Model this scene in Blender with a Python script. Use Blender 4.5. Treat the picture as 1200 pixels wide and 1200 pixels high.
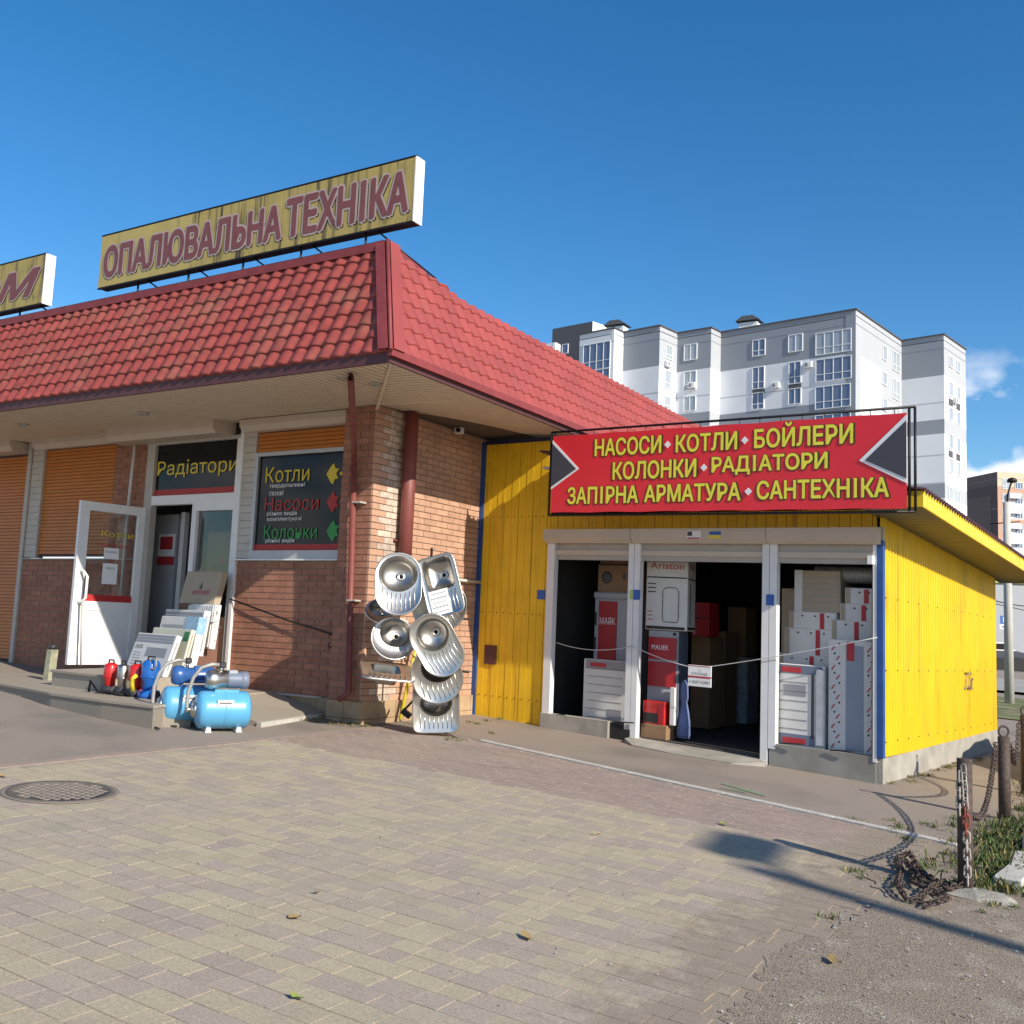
import bpy, math, random
from mathutils import Vector, Matrix
random.seed(7)
R = math.radians
scene = bpy.context.scene
for o in list(bpy.data.objects): bpy.data.objects.remove(o)
COL = scene.collection

# ------------------------------------------------------------ camera, sky, sun
F, YAW, PITCH, ROLL = 1180., R(31.4), R(6.43), R(2.35)
EYE = Vector((0, 0, 1.545))
fw = Vector((-math.sin(YAW)*math.cos(PITCH), math.cos(YAW)*math.cos(PITCH), math.sin(PITCH)))
rt0 = Vector((math.cos(YAW), math.sin(YAW), 0)); up0 = rt0.cross(fw)
rt = rt0*math.cos(ROLL) + up0*math.sin(ROLL); up = rt.cross(fw)
cam = bpy.data.objects.new('camera', bpy.data.cameras.new('camera')); COL.objects.link(cam)
cam.data.sensor_width = 36; cam.data.lens = 36*F/1200; cam.data.clip_end = 2000; cam.data.clip_start = .05
cam.matrix_world = Matrix(((rt.x, up.x, -fw.x, EYE.x), (rt.y, up.y, -fw.y, EYE.y), (rt.z, up.z, -fw.z, EYE.z), (0, 0, 0, 1)))
scene.camera = cam

SA, SE = R(17), R(28.9)        # sun heading (right, slightly in front) and height
w = bpy.data.worlds.new('World'); scene.world = w; w.use_nodes = True
nt = w.node_tree; N = nt.nodes; L = nt.links
bg = N['Background']; bg.inputs['Strength'].default_value = .132
sky = N.new('ShaderNodeTexSky'); sky.sky_type = 'NISHITA'; sky.sun_disc = False
sky.sun_elevation = SE; sky.sun_rotation = R(107); sky.altitude = 200; sky.air_density = 1.0; sky.dust_density = .35; sky.ozone_density = 2.6
tc = N.new('ShaderNodeTexCoord'); mp = N.new('ShaderNodeMapping'); mp.inputs['Scale'].default_value = (1, 1, 1.7)
ns = N.new('ShaderNodeTexNoise'); ns.inputs['Scale'].default_value = 8.5; ns.inputs['Detail'].default_value = 8; ns.inputs['Roughness'].default_value = .55
L.new(tc.outputs['Generated'], mp.inputs[0]); L.new(mp.outputs[0], ns.inputs['Vector'])
sep = N.new('ShaderNodeSeparateXYZ'); L.new(tc.outputs['Generated'], sep.inputs[0])
cr = N.new('ShaderNodeValToRGB'); cr.color_ramp.elements[0].position = .46; cr.color_ramp.elements[1].position = .57
L.new(ns.outputs['Fac'], cr.inputs[0])
low = N.new('ShaderNodeMapRange'); low.inputs['From Min'].default_value = .20; low.inputs['From Max'].default_value = .27
low.inputs['To Min'].default_value = 1; low.inputs['To Max'].default_value = 0
L.new(sep.outputs['Z'], low.inputs['Value'])
mu = N.new('ShaderNodeMath'); mu.operation = 'MULTIPLY'; L.new(cr.outputs[0], mu.inputs[0]); L.new(low.outputs[0], mu.inputs[1])
mixc = N.new('ShaderNodeMixRGB'); mixc.inputs['Color2'].default_value = (7.2, 7.3, 7.7, 1)
L.new(mu.outputs[0], mixc.inputs['Fac']); hs = N.new('ShaderNodeHueSaturation'); hs.inputs['Saturation'].default_value = 1.34; L.new(sky.outputs[0], hs.inputs['Color']); L.new(hs.outputs[0], mixc.inputs['Color1']); L.new(mixc.outputs[0], bg.inputs['Color'])
sl = bpy.data.lights.new('sun', 'SUN'); sl.energy = 5.0; sl.angle = R(.53); sl.color = (1, .92, .79)
so = bpy.data.objects.new('sun', sl); COL.objects.link(so)
sdir = Vector((math.cos(SE)*math.cos(SA), -math.cos(SE)*math.sin(SA), math.sin(SE)))
so.rotation_euler = sdir.to_track_quat('Z', 'Y').to_euler(); so.location = (30, -5, 30)
vs = scene.view_settings; vs.view_transform = 'Standard'; vs.look = 'None'; vs.exposure = .3; vs.gamma = 1; vs.use_curve_mapping = False

# ------------------------------------------------------------ survey helpers: a sight line from the eye met with a plane of the place
def ray(px, py): return fw + rt*((px-600)/F) - up*((py-600)/F)
def on(px, py, P0, n):
    d = ray(px, py); n = Vector(n); return EYE + d*((Vector(P0)-EYE).dot(n)/d.dot(n))
def onY(px, py, Y): return on(px, py, (0, Y, 0), (0, 1, 0))
def onX(px, py, X): return on(px, py, (X, 0, 0), (1, 0, 0))
def onZ(px, py, Z): return on(px, py, (0, 0, Z), (0, 0, 1))
def gz(x, y=0): return -.046*max(-30, min(4, x))
def gp(px, py): return on(px, py, (0, 0, 0), (.046, 0, 1))

# ------------------------------------------------------------ materials
MATS = {}
def mat(name, col, rough=.7, metal=0, var=.12, vscale=6, bump=0, bscale=60, island=0, col2=None, c2lo=.5, c2hi=.65, c2scale=2.5, stretch=None, spec=.5, emit=0, streak=None, coat=0, aniso=0, trans=0, alpha=1):
    if name in MATS: return MATS[name]
    m = bpy.data.materials.new(name); m.use_nodes = True; MATS[name] = m
    t = m.node_tree; n = t.nodes; l = t.links; b = n['Principled BSDF']
    b.inputs['Roughness'].default_value = rough; b.inputs['Metallic'].default_value = metal
    b.inputs['Specular IOR Level'].default_value = spec
    if coat: b.inputs['Coat Weight'].default_value = coat; b.inputs['Coat Roughness'].default_value = .15
    if trans: b.inputs['Transmission Weight'].default_value = trans
    if alpha < 1: b.inputs['Alpha'].default_value = alpha
    if emit: b.inputs['Emission Color'].default_value = (*col, 1); b.inputs['Emission Strength'].default_value = emit
    geo = n.new('ShaderNodeNewGeometry')
    vec = geo.outputs['Position']
    if stretch:
        mp = n.new('ShaderNodeMapping'); mp.inputs['Scale'].default_value = stretch; l.new(vec, mp.inputs[0]); vec = mp.outputs[0]
    def noise(sc, det=4, v=None):
        x = n.new('ShaderNodeTexNoise'); x.inputs['Scale'].default_value = sc; x.inputs['Detail'].default_value = det
        l.new(v or vec, x.inputs['Vector']); return x.outputs['Fac']
    rgb = n.new('ShaderNodeRGB'); rgb.outputs[0].default_value = (*col, 1); cur = rgb.outputs[0]
    if col2:
        mr = n.new('ShaderNodeMapRange'); mr.inputs['From Min'].default_value = c2lo; mr.inputs['From Max'].default_value = c2hi
        l.new(noise(c2scale, 7), mr.inputs['Value'])
        mx = n.new('ShaderNodeMixRGB'); l.new(mr.outputs[0], mx.inputs['Fac']); l.new(cur, mx.inputs['Color1']); mx.inputs['Color2'].default_value = (*col2, 1); cur = mx.outputs[0]
    if streak:
        sc, ssc, lo, hi = streak
        mp2 = n.new('ShaderNodeMapping'); mp2.inputs['Scale'].default_value = ssc; l.new(geo.outputs['Position'], mp2.inputs[0])
        mr = n.new('ShaderNodeMapRange'); mr.inputs['From Min'].default_value = lo; mr.inputs['From Max'].default_value = hi
        l.new(noise(1, 6, mp2.outputs[0]), mr.inputs['Value'])
        mx = n.new('ShaderNodeMixRGB'); l.new(mr.outputs[0], mx.inputs['Fac']); l.new(cur, mx.inputs['Color1']); mx.inputs['Color2'].default_value = (*sc, 1); cur = mx.outputs[0]
    if var or island:
        fac = noise(vscale, 6)
        mr = n.new('ShaderNodeMapRange'); mr.inputs['From Min'].default_value = .3; mr.inputs['From Max'].default_value = .7
        mr.inputs['To Min'].default_value = 1-var; mr.inputs['To Max'].default_value = 1+var; l.new(fac, mr.inputs['Value']); f = mr.outputs[0]
        if island:
            oi = n.new('ShaderNodeObjectInfo'); ad = n.new('ShaderNodeMath'); ad.operation = 'ADD'; l.new(oi.outputs['Random'], ad.inputs[0]); l.new(geo.outputs['Random Per Island'], ad.inputs[1])
            fr = n.new('ShaderNodeMath'); fr.operation = 'FRACT'; l.new(ad.outputs[0], fr.inputs[0])
            m2 = n.new('ShaderNodeMapRange'); m2.inputs['To Min'].default_value = 1-island; m2.inputs['To Max'].default_value = 1+island; l.new(fr.outputs[0], m2.inputs['Value'])
            mm = n.new('ShaderNodeMath'); mm.operation = 'MULTIPLY'; l.new(f, mm.inputs[0]); l.new(m2.outputs[0], mm.inputs[1]); f = mm.outputs[0]
        vm = n.new('ShaderNodeVectorMath'); vm.operation = 'SCALE'; l.new(cur, vm.inputs[0]); l.new(f, vm.inputs['Scale']); cur = vm.outputs[0]
    l.new(cur, b.inputs['Base Color'])
    if bump:
        bp = n.new('ShaderNodeBump'); bp.inputs['Strength'].default_value = bump; bp.inputs['Distance'].default_value = .01
        l.new(noise(bscale, 4), bp.inputs['Height']); l.new(bp.outputs[0], b.inputs['Normal'])
    return m
M = lambda k: MATS[k]
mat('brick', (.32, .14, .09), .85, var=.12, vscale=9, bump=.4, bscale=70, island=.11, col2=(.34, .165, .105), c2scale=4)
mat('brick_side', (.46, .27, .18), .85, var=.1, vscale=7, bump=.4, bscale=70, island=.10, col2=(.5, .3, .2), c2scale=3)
mat('mortar', (.33, .235, .175), .9, var=.15, bump=.4)
mat('stain', (.5, .42, .36), .9, var=.25, vscale=18, stretch=(1, 1, .15), bump=.3)
mat('plinth', (.40, .285, .17), .85, var=.15, bump=.4, col2=(.3, .2, .12), c2scale=3, island=.08)
mat('roof_tile', (.27, .055, .045), .6, var=.16, vscale=9, island=.06, col2=(.25, .095, .065), c2lo=.5, c2hi=.75, c2scale=1.6, streak=((.17, .05, .04), (7, 7, 1.2), .55, .8), bump=.25, bscale=40, spec=.35)
mat('roof_tile_side', (.30, .060, .056), .6, var=.1, vscale=1.2, island=.07, streak=((.25, .07, .06), (6, 6, 1.0), .55, .85), spec=.35)
mat('roof_trim', (.22, .04, .042), .6, var=.15, spec=.4)
mat('maroon', (.085, .028, .03), .6, var=.12)
mat('pipe_red', (.20, .055, .045), .55, var=.15, vscale=8)
mat('soffit', (.68, .57, .43), .6, var=.06)
mat('soffit_gap', (.12, .09, .07), .9, var=0)
mat('white_plastic', (.74, .74, .73), .4, var=.04)
mat('grey_plastic', (.42, .39, .35), .5, var=.06)
mat('box_cream', (.55, .47, .38), .45, var=.06, vscale=3)
mat('orange_shutter', (.50, .165, .025), .5, var=.07)
mat('siding', (.48, .45, .4), .6, var=.08)
mat('brown_panel', (.17, .085, .06), .8, var=.12)
mat('steel_frame', (.42, .43, .45), .4, metal=.3, var=.05)
def glassy(name, col, sp=.5):
    m = mat(name, col, .06, var=0, spec=sp); return m
glassy('window_glass', (.010, .011, .013), .25); glassy('pane', (.14, .19, .29)); glassy('pane_light', (.35, .4, .45))
mat('clear_glass', (.75, .8, .8), .02, var=0, trans=1, spec=.5)
mat('yellow', (.80, .535, .016), .42, var=.05, vscale=2, col2=(.60, .42, .04), c2lo=.55, c2hi=.85, c2scale=1.4, streak=((.42, .30, .02), (9, 9, .7), .56, .8), spec=.35)
mat('yellow_front', (.78, .49, .02), .45, var=.08, vscale=3, streak=((.4, .2, .03), (14, 14, .8), .58, .8), spec=.35)
mat('soffit_metal', (.20, .175, .10), .45, metal=.2, var=.1)
mat('blue_post', (.02, .075, .26), .5, var=.15)
mat('dark_blue', (.015, .022, .07), .5, var=.15)
mat('concrete', (.36, .335, .29), .9, var=.14, vscale=5, bump=.5, bscale=50, col2=(.28, .26, .22), c2scale=2)
mat('granite_step', (.33, .285, .225), .7, var=.12, vscale=60)
mat('grey_granite', (.25, .215, .172), .7, var=.14, vscale=70)
mat('asphalt', (.29, .237, .192), .92, var=.13, vscale=120, bump=.5, bscale=220, col2=(.21, .18, .15), c2scale=.7)
mat('paver_sand', (.42, .355, .24), .92, var=.09, vscale=140, bump=.35, bscale=260, island=.07, col2=(.30, .27, .225), c2lo=.5, c2hi=.75, c2scale=1.6)
mat('paver_grey', (.36, .292, .245), .92, var=.09, vscale=140, bump=.35, bscale=260, island=.07, col2=(.33, .29, .235), c2lo=.5, c2hi=.75, c2scale=1.6)
mat('paver_red', (.31, .232, .195), .9, var=.12, vscale=25, bump=.4, bscale=90, island=.10, col2=(.27, .215, .19), c2scale=1.5)
mat('paver_joint', (.27, .232, .185), .95, var=.25, vscale=20, bump=.4, bscale=120)
mat('dirt', (.27, .215, .16), .95, var=.38, vscale=70, bump=1, bscale=130, col2=(.33, .275, .215), c2scale=5)
mat('stone', (.36, .34, .31), .9, var=.2, vscale=20, bump=.4)
mat('kerb', (.48, .45, .40), .85, var=.15, vscale=12, bump=.4)
mat('weed', (.085, .12, .03), .7, var=.3, vscale=9, island=.35)
mat('dry_weed', (.25, .19, .08), .8, var=.25, vscale=9, island=.3)
mat('grass', (.13, .145, .05), .9, var=.4, vscale=3, bump=1, bscale=30, col2=(.27, .22, .12), c2scale=1.2)
mat('rust', (.085, .06, .05), .75, metal=.3, var=.35, vscale=30, bump=.4)
mat('manhole_iron', (.23, .19, .155), .7, var=.2, vscale=20)
mat('manhole_dark', (.12, .10, .085), .8, var=.2, vscale=20)
mat('dark_metal', (.022, .02, .022), .5, metal=.4, var=.1)
mat('chain_white', (.36, .33, .29), .7, var=.25, vscale=60)
mat('chain_red', (.25, .045, .03), .65, var=.25, vscale=60)
mat('banner_red', (.74, .022, .034), .42, var=.04, vscale=2)
mat('banner_grey', (.055, .055, .07), .5, var=.03)
mat('banner_yellow', (.82, .74, .06), .45, var=.03)
mat('banner_dark', (.06, .05, .01), .6, var=0)
mat('white', (.8, .8, .8), .5, var=.02)
mat('sign_yellow', (.40, .31, .095), .6, var=.1, vscale=5, col2=(.12, .1, .03), c2lo=.62, c2hi=.85, c2scale=4, streak=((.045, .04, .02), (14, 14, 1.1), .5, .68))
mat('sign_clean', (.44, .35, .11), .6, var=.08, vscale=4, streak=((.16, .13, .05), (14, 14, 1.3), .62, .85))
mat('sign_letter', (.19, .06, .06), .6, var=.1, vscale=8)
mat('sign_outline', (.42, .33, .3), .6, var=.08)
mat('black', (.012, .012, .012), .5, var=0)
mat('room_grey', (.24, .24, .25), .8, var=.1)
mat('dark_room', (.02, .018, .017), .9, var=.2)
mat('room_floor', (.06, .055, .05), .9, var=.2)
mat('steel', (.56, .54, .50), .34, metal=1, var=.06, vscale=15)
mat('steel_basin', (.44, .42, .39), .36, metal=1, var=.1, vscale=12)
mat('steel_brushed', (.45, .44, .42), .38, metal=1, var=.12, vscale=30, stretch=(1, 1, 6))
mat('tank_blue', (.10, .36, .60), .35, var=.05, coat=.5)
mat('motor_blue', (.03, .10, .30), .35, var=.08, coat=.3)
mat('pump_blue', (.01, .11, .42), .35, var=.08, coat=.3)
mat('pump_red', (.50, .015, .015), .35, var=.08, coat=.3)
mat('cast_iron', (.05, .05, .055), .5, metal=.4, var=.2)
mat('hose_grey', (.35, .34, .32), .5, metal=.3, var=.1)
mat('yellow_plastic', (.75, .6, .03), .45, var=.03)
mat('cardboard', (.27, .16, .085), .85, var=.08)
mat('cardboard_pale', (.40, .33, .24), .85, var=.06)
mat('white_card', (.66, .65, .62), .7, var=.05)
mat('cream_card', (.62, .60, .48), .7, var=.05)
mat('blue_foil', (.28, .45, .58), .35, var=.2, vscale=20)
mat('green_label', (.03, .2, .06), .6, var=0)
mat('label_red', (.45, .03, .04), .6, var=0)
mat('label_dark', (.08, .07, .07), .6, var=0)
mat('label_grey', (.28, .28, .3), .6, var=0)
mat('label_blue', (.03, .12, .42), .6, var=0)
mat('boiler_grey', (.35, .36, .38), .5, var=.05)
mat('boiler_red', (.36, .012, .02), .4, var=.06)
mat('boiler_blue', (.15, .18, .25), .5, var=.06)
mat('front_grey', (.27, .31, .38), .5, var=.04)
mat('cloth_blue', (.12, .16, .32), .8, var=.15)
mat('film', (.42, .44, .49), .25, var=.16, vscale=9, spec=.8)
mat('marble', (.33, .32, .22), .5, var=.25, vscale=12)
mat('kick_plate', (.29, .28, .25), .8, var=.1, vscale=5, col2=(.24, .22, .19), c2scale=2)
mat('wood', (.38, .19, .08), .8, var=.15, vscale=10)
mat('wire_white', (.6, .6, .58), .5, var=0)
mat('aptm_white', (.70, .72, .75), .8, var=.03, vscale=.4)
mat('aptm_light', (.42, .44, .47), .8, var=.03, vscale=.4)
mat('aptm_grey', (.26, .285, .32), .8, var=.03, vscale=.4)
mat('aptm_dark', (.085, .088, .10), .8, var=.03, vscale=.4)
mat('aptm_brown', (.125, .09, .085), .8, var=.05, vscale=.4)
mat('aptm_taupe', (.17, .125, .11), .8, var=.05, vscale=.4)
mat('aptm_cream', (.62, .50, .36), .8, var=.03, vscale=.4)
mat('aptm_peach', (.50, .31, .22), .8, var=.03, vscale=.4)
mat('shop_grey', (.34, .36, .38), .6, var=.03, vscale=.5)
mat('lime', (.40, .55, .12), .6, var=.05)
mat('win_yellow', (.66, .50, .03), .5, var=0); mat('win_green', (.03, .28, .06), .5, var=0); mat('win_red', (.40, .02, .02), .5, var=0)
mat('concrete_pole', (.48, .46, .42), .85, var=.08, vscale=4)
mat('car_paint', (.03, .035, .06), .3, var=0, coat=.8); mat('tyre', (.015, .015, .015), .9, var=.1); mat('rim', (.4, .4, .4), .3, metal=.9, var=0)
mat('green_paint', (.1, .3, .1), .9, var=.2); mat('pale_paint', (.5, .49, .46), .85, var=.25, vscale=14)
mat('leaf_dry', (.35, .24, .09), .8, var=.2)
mat('leaf_green', (.22, .26, .06), .8, var=.2)

def dusty(name, dust, grit):
    m = MATS[name]; t = m.node_tree; n = t.nodes; l = t.links; b = n['Principled BSDF']; src = b.inputs['Base Color'].links[0].from_socket
    geo = n.new('ShaderNodeNewGeometry'); sp = n.new('ShaderNodeSeparateXYZ'); l.new(geo.outputs['Position'], sp.inputs[0])
    n1 = n.new('ShaderNodeTexNoise'); n1.inputs['Scale'].default_value = 1.7; n1.inputs['Detail'].default_value = 9; n1.inputs['Roughness'].default_value = .65; l.new(geo.outputs['Position'], n1.inputs['Vector'])
    r1 = n.new('ShaderNodeMapRange'); r1.inputs['From Min'].default_value = .32; r1.inputs['From Max'].default_value = .68; r1.inputs['To Min'].default_value = .08; r1.inputs['To Max'].default_value = .62; l.new(n1.outputs['Fac'], r1.inputs['Value'])
    x1 = n.new('ShaderNodeMixRGB'); l.new(r1.outputs[0], x1.inputs['Fac']); l.new(src, x1.inputs['Color1']); x1.inputs['Color2'].default_value = (*dust, 1)
    n2 = n.new('ShaderNodeTexNoise'); n2.inputs['Scale'].default_value = 4.5; n2.inputs['Detail'].default_value = 11; n2.inputs['Roughness'].default_value = .75; l.new(geo.outputs['Position'], n2.inputs['Vector'])
    ex = n.new('ShaderNodeMapRange'); ex.inputs['From Min'].default_value = -2.7; ex.inputs['From Max'].default_value = -1.25; ex.inputs['To Min'].default_value = -.42; ex.inputs['To Max'].default_value = .30; l.new(sp.outputs['X'], ex.inputs['Value'])
    ad = n.new('ShaderNodeMath'); ad.operation = 'ADD'; l.new(ex.outputs[0], ad.inputs[0]); l.new(n2.outputs['Fac'], ad.inputs[1])
    r2 = n.new('ShaderNodeMapRange'); r2.inputs['From Min'].default_value = .46; r2.inputs['From Max'].default_value = .62; l.new(ad.outputs[0], r2.inputs['Value'])
    x2 = n.new('ShaderNodeMixRGB'); l.new(r2.outputs[0], x2.inputs['Fac']); l.new(x1.outputs[0], x2.inputs['Color1']); x2.inputs['Color2'].default_value = (*grit, 1)
    n3 = n.new('ShaderNodeTexNoise'); n3.inputs['Scale'].default_value = 90; n3.inputs['Detail'].default_value = 3; l.new(geo.outputs['Position'], n3.inputs['Vector'])
    r3 = n.new('ShaderNodeMapRange'); r3.inputs['From Min'].default_value = .3; r3.inputs['From Max'].default_value = .7; r3.inputs['To Min'].default_value = .8; r3.inputs['To Max'].default_value = 1.18; l.new(n3.outputs['Fac'], r3.inputs['Value'])
    vm = n.new('ShaderNodeVectorMath'); vm.operation = 'SCALE'; l.new(x2.outputs[0], vm.inputs[0]); l.new(r3.outputs[0], vm.inputs['Scale']); l.new(vm.outputs[0], b.inputs['Base Color'])
for k_ in ('paver_sand', 'paver_grey', 'paver_joint'): dusty(k_, (.44, .36, .255), (.285, .23, .172))
dusty('paver_red', (.36, .275, .215), (.285, .23, .172))
# ------------------------------------------------------------ mesh builder
class Fr:
    def __init__(s, o=(0, 0, 0), x=(1, 0, 0), y=(0, 1, 0), z=(0, 0, 1)):
        s.o, s.x, s.y, s.z = Vector(o), Vector(x), Vector(y), Vector(z)
    def __call__(s, v): return s.o + s.x*v[0] + s.y*v[1] + s.z*v[2]
    def inv(s, P):
        m = Matrix((s.x, s.y, s.z)).transposed().inverted(); return m @ (Vector(P)-s.o)
W = Fr()
def rz(o, deg, tilt=0, lean=0, roll=0):
    """frame at o turned about z by deg, then leaned back about its x axis, rolled about its y axis"""
    m = Matrix.Rotation(R(deg), 3, 'Z') @ Matrix.Rotation(R(lean), 3, 'X') @ Matrix.Rotation(R(roll), 3, 'Y')
    return Fr(o, m.col[0], m.col[1], m.col[2])
class MB:
    def __init__(s, fr=W): s.v = []; s.f = []; s.m = []; s.mats = []; s.fr = fr; s.sm = []
    def mi(s, k):
        if k not in s.mats: s.mats.append(k)
        return s.mats.index(k)
    def add(s, vs, fs, k, smooth=False):
        n = len(s.v); s.v += [s.fr(v) for v in vs]; i = s.mi(k)
        for f in fs: s.f.append([a+n for a in f]); s.m.append(i); s.sm.append(smooth)
        return s
    def box(s, x0, x1, y0, y1, z0, z1, k):
        v = [(x, y, z) for z in (z0, z1) for y in (y0, y1) for x in (x0, x1)]
        return s.add(v, [(0, 2, 3, 1), (4, 5, 7, 6), (0, 1, 5, 4), (2, 6, 7, 3), (0, 4, 6, 2), (1, 3, 7, 5)], k)
    def bbox(s, x0, x1, y0, y1, z0, z1, k, b=.01):
        """box with chamfered edges"""
        vs = []; idx = {}
        X = (x0, x1); Y = (y0, y1); Z = (z0, z1)
        for ix in (0, 1):
            for iy in (0, 1):
                for iz in (0, 1):
                    sx = b if ix == 0 else -b; sy = b if iy == 0 else -b; sz = b if iz == 0 else -b
                    for a in range(3):
                        p = [X[ix]+(0 if a == 0 else sx), Y[iy]+(0 if a == 1 else sy), Z[iz]+(0 if a == 2 else sz)]
                        idx[(ix, iy, iz, a)] = len(vs); vs.append(p)
        q = []
        for a in range(3):
            o = [i for i in range(3) if i != a]
            for e in (0, 1):
                c = []
                for (p, r) in ((0, 0), (1, 0), (1, 1), (0, 1)):
                    t = [0, 0, 0]; t[a] = e; t[o[0]] = p; t[o[1]] = r; c.append(idx[(*t, a)])
                q.append(c)
            for p in (0, 1):
                for r in (0, 1):
                    t0 = [0, 0, 0]; t0[o[0]] = p; t0[o[1]] = r; t1 = list(t0); t1[a] = 1
                    q.append([idx[(*t0, o[0])], idx[(*t1, o[0])], idx[(*t1, o[1])], idx[(*t0, o[1])]])
        for ix in (0, 1):
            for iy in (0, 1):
                for iz in (0, 1): q.append([idx[(ix, iy, iz, a)] for a in range(3)])
        return s.add(vs, q, k)
    def prism(s, poly, y0, y1, k):
        """polygon in x,z extruded along y"""
        n = len(poly); v = [(p[0], y0, p[1]) for p in poly]+[(p[0], y1, p[1]) for p in poly]
        return s.add(v, [list(range(n)), list(range(2*n-1, n-1, -1))]+[(i, (i+1) % n, n+(i+1) % n, n+i) for i in range(n)], k)
    def slab(s, poly, z0, z1, k):
        """polygon in x,y; z0 may be a function"""
        n = len(poly); f0 = z0 if callable(z0) else (lambda x, y: z0); f1 = z1 if callable(z1) else (lambda x, y: z1)
        v = [(p[0], p[1], f0(*p)) for p in poly]+[(p[0], p[1], f1(*p)) for p in poly]
        return s.add(v, [list(range(n))[::-1], list(range(n, 2*n))]+[(i, (i+1) % n, n+(i+1) % n, n+i) for i in range(n)], k)
    def tube(s, pts, r, k, n=8, closed=False, caps=True, smooth=True):
        pts = [Vector(p) for p in pts]; rings = []; m = len(pts); ref = None
        for i, p in enumerate(pts):
            if closed: d = pts[(i+1) % m]-pts[i-1]
            else: d = pts[min(i+1, m-1)]-pts[max(i-1, 0)]
            d.normalize()
            if ref is None: ref = Vector((0, 0, 1)) if abs(d.z) < .9 else Vector((1, 0, 0))
            a = (ref-d*ref.dot(d)).normalized(); ref = a; b = d.cross(a); rr = r[i] if isinstance(r, (list, tuple)) else r
            rings.append([p+a*math.cos(2*math.pi*j/n)*rr+b*math.sin(2*math.pi*j/n)*rr for j in range(n)])
        v = [q for g in rings for q in g]; fs = []
        for i in range(m if closed else m-1):
            for j in range(n):
                fs.append((i*n+j, i*n+(j+1) % n, ((i+1) % m)*n+(j+1) % n, ((i+1) % m)*n+j))
        s.add(v, fs, k, smooth)
        if caps and not closed:
            n0 = len(s.v)-m*n; i = s.mi(k)
            s.f += [[n0+j for j in range(n)][::-1], [n0+(m-1)*n+j for j in range(n)]]; s.m += [i, i]; s.sm += [False, False]
        return s
    def cyl(s, a, b, r, k, n=12, r2=None): return s.tube([a, b], [r, r if r2 is None else r2], k, n)
    def lathe(s, prof, k, n=24, o=(0, 0, 0), ax='z', smooth=True):
        v = []; fs = []
        for (r, h) in prof:
            for j in range(n):
                c, d = math.cos(2*math.pi*j/n)*r, math.sin(2*math.pi*j/n)*r
                p = {'z': (c, d, h), 'y': (c, h, d), 'x': (h, c, d)}[ax]
                v.append((p[0]+o[0], p[1]+o[1], p[2]+o[2]))
        for i in range(len(prof)-1):
            for j in range(n): fs.append((i*n+j, i*n+(j+1) % n, (i+1)*n+(j+1) % n, (i+1)*n+j))
        if prof[0][0] > 1e-6: fs.append(list(range(n))[::-1])
        if prof[-1][0] > 1e-6: fs.append([(len(prof)-1)*n+j for j in range(n)])
        return s.add(v, fs, k, smooth)
    def mesh(s, name, off=(0, 0, 0)):
        me = bpy.data.meshes.new(name); o = Vector(off)
        me.from_pydata([v-o for v in s.v], [], s.f)
        for k in s.mats: me.materials.append(MATS[k])
        me.polygons.foreach_set('material_index', s.m); me.polygons.foreach_set('use_smooth', s.sm); me.update(); return me
    def build(s, name, parent=None, loc=None, **kw):
        """world-space vertices; the object's origin goes to loc (or the middle of its base)"""
        if loc is None and s.v:
            xs = [v.x for v in s.v]; ys = [v.y for v in s.v]; loc = ((min(xs)+max(xs))/2, (min(ys)+max(ys))/2, min(v.z for v in s.v))
        return place(s.mesh(name, loc), name, parent, loc, **kw)
WL = {}
def place(me, name, parent=None, loc=(0, 0, 0), rot=None, **kw):
    o = bpy.data.objects.new(name, me); COL.objects.link(o); WL[o.name] = Vector(loc)
    if parent: o.parent = parent; o.location = Vector(loc)-WL[parent.name]
    else: o.location = loc
    if rot: o.rotation_euler = rot
    for k, v in kw.items(): o[k] = v
    return o
def thing(name, label, cat, loc, group=None):
    kw = dict(label=label, category=cat)
    if group: kw['group'] = group
    return place(None, name, None, loc, **kw)
def part(name, parent, fr, *boxes, **kw):
    m = MB(fr)
    for b in boxes: m.box(*b)
    return m.build(name, parent, **kw)
def glyphs(s, shear):
    c = bpy.data.curves.new('t', 'FONT'); c.body = s; c.size = 1; c.extrude = .01; c.shear = shear; c.resolution_u = 3
    o = bpy.data.objects.new('t', c); COL.objects.link(o)
    dg = bpy.context.evaluated_depsgraph_get(); dg.update(); me = bpy.data.meshes.new_from_object(o.evaluated_get(dg))
    v = [tuple(q.co) for q in me.vertices]; f = [list(p.vertices) for p in me.polygons]
    bpy.data.objects.remove(o); bpy.data.curves.remove(c); bpy.data.meshes.remove(me); return v, f
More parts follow.
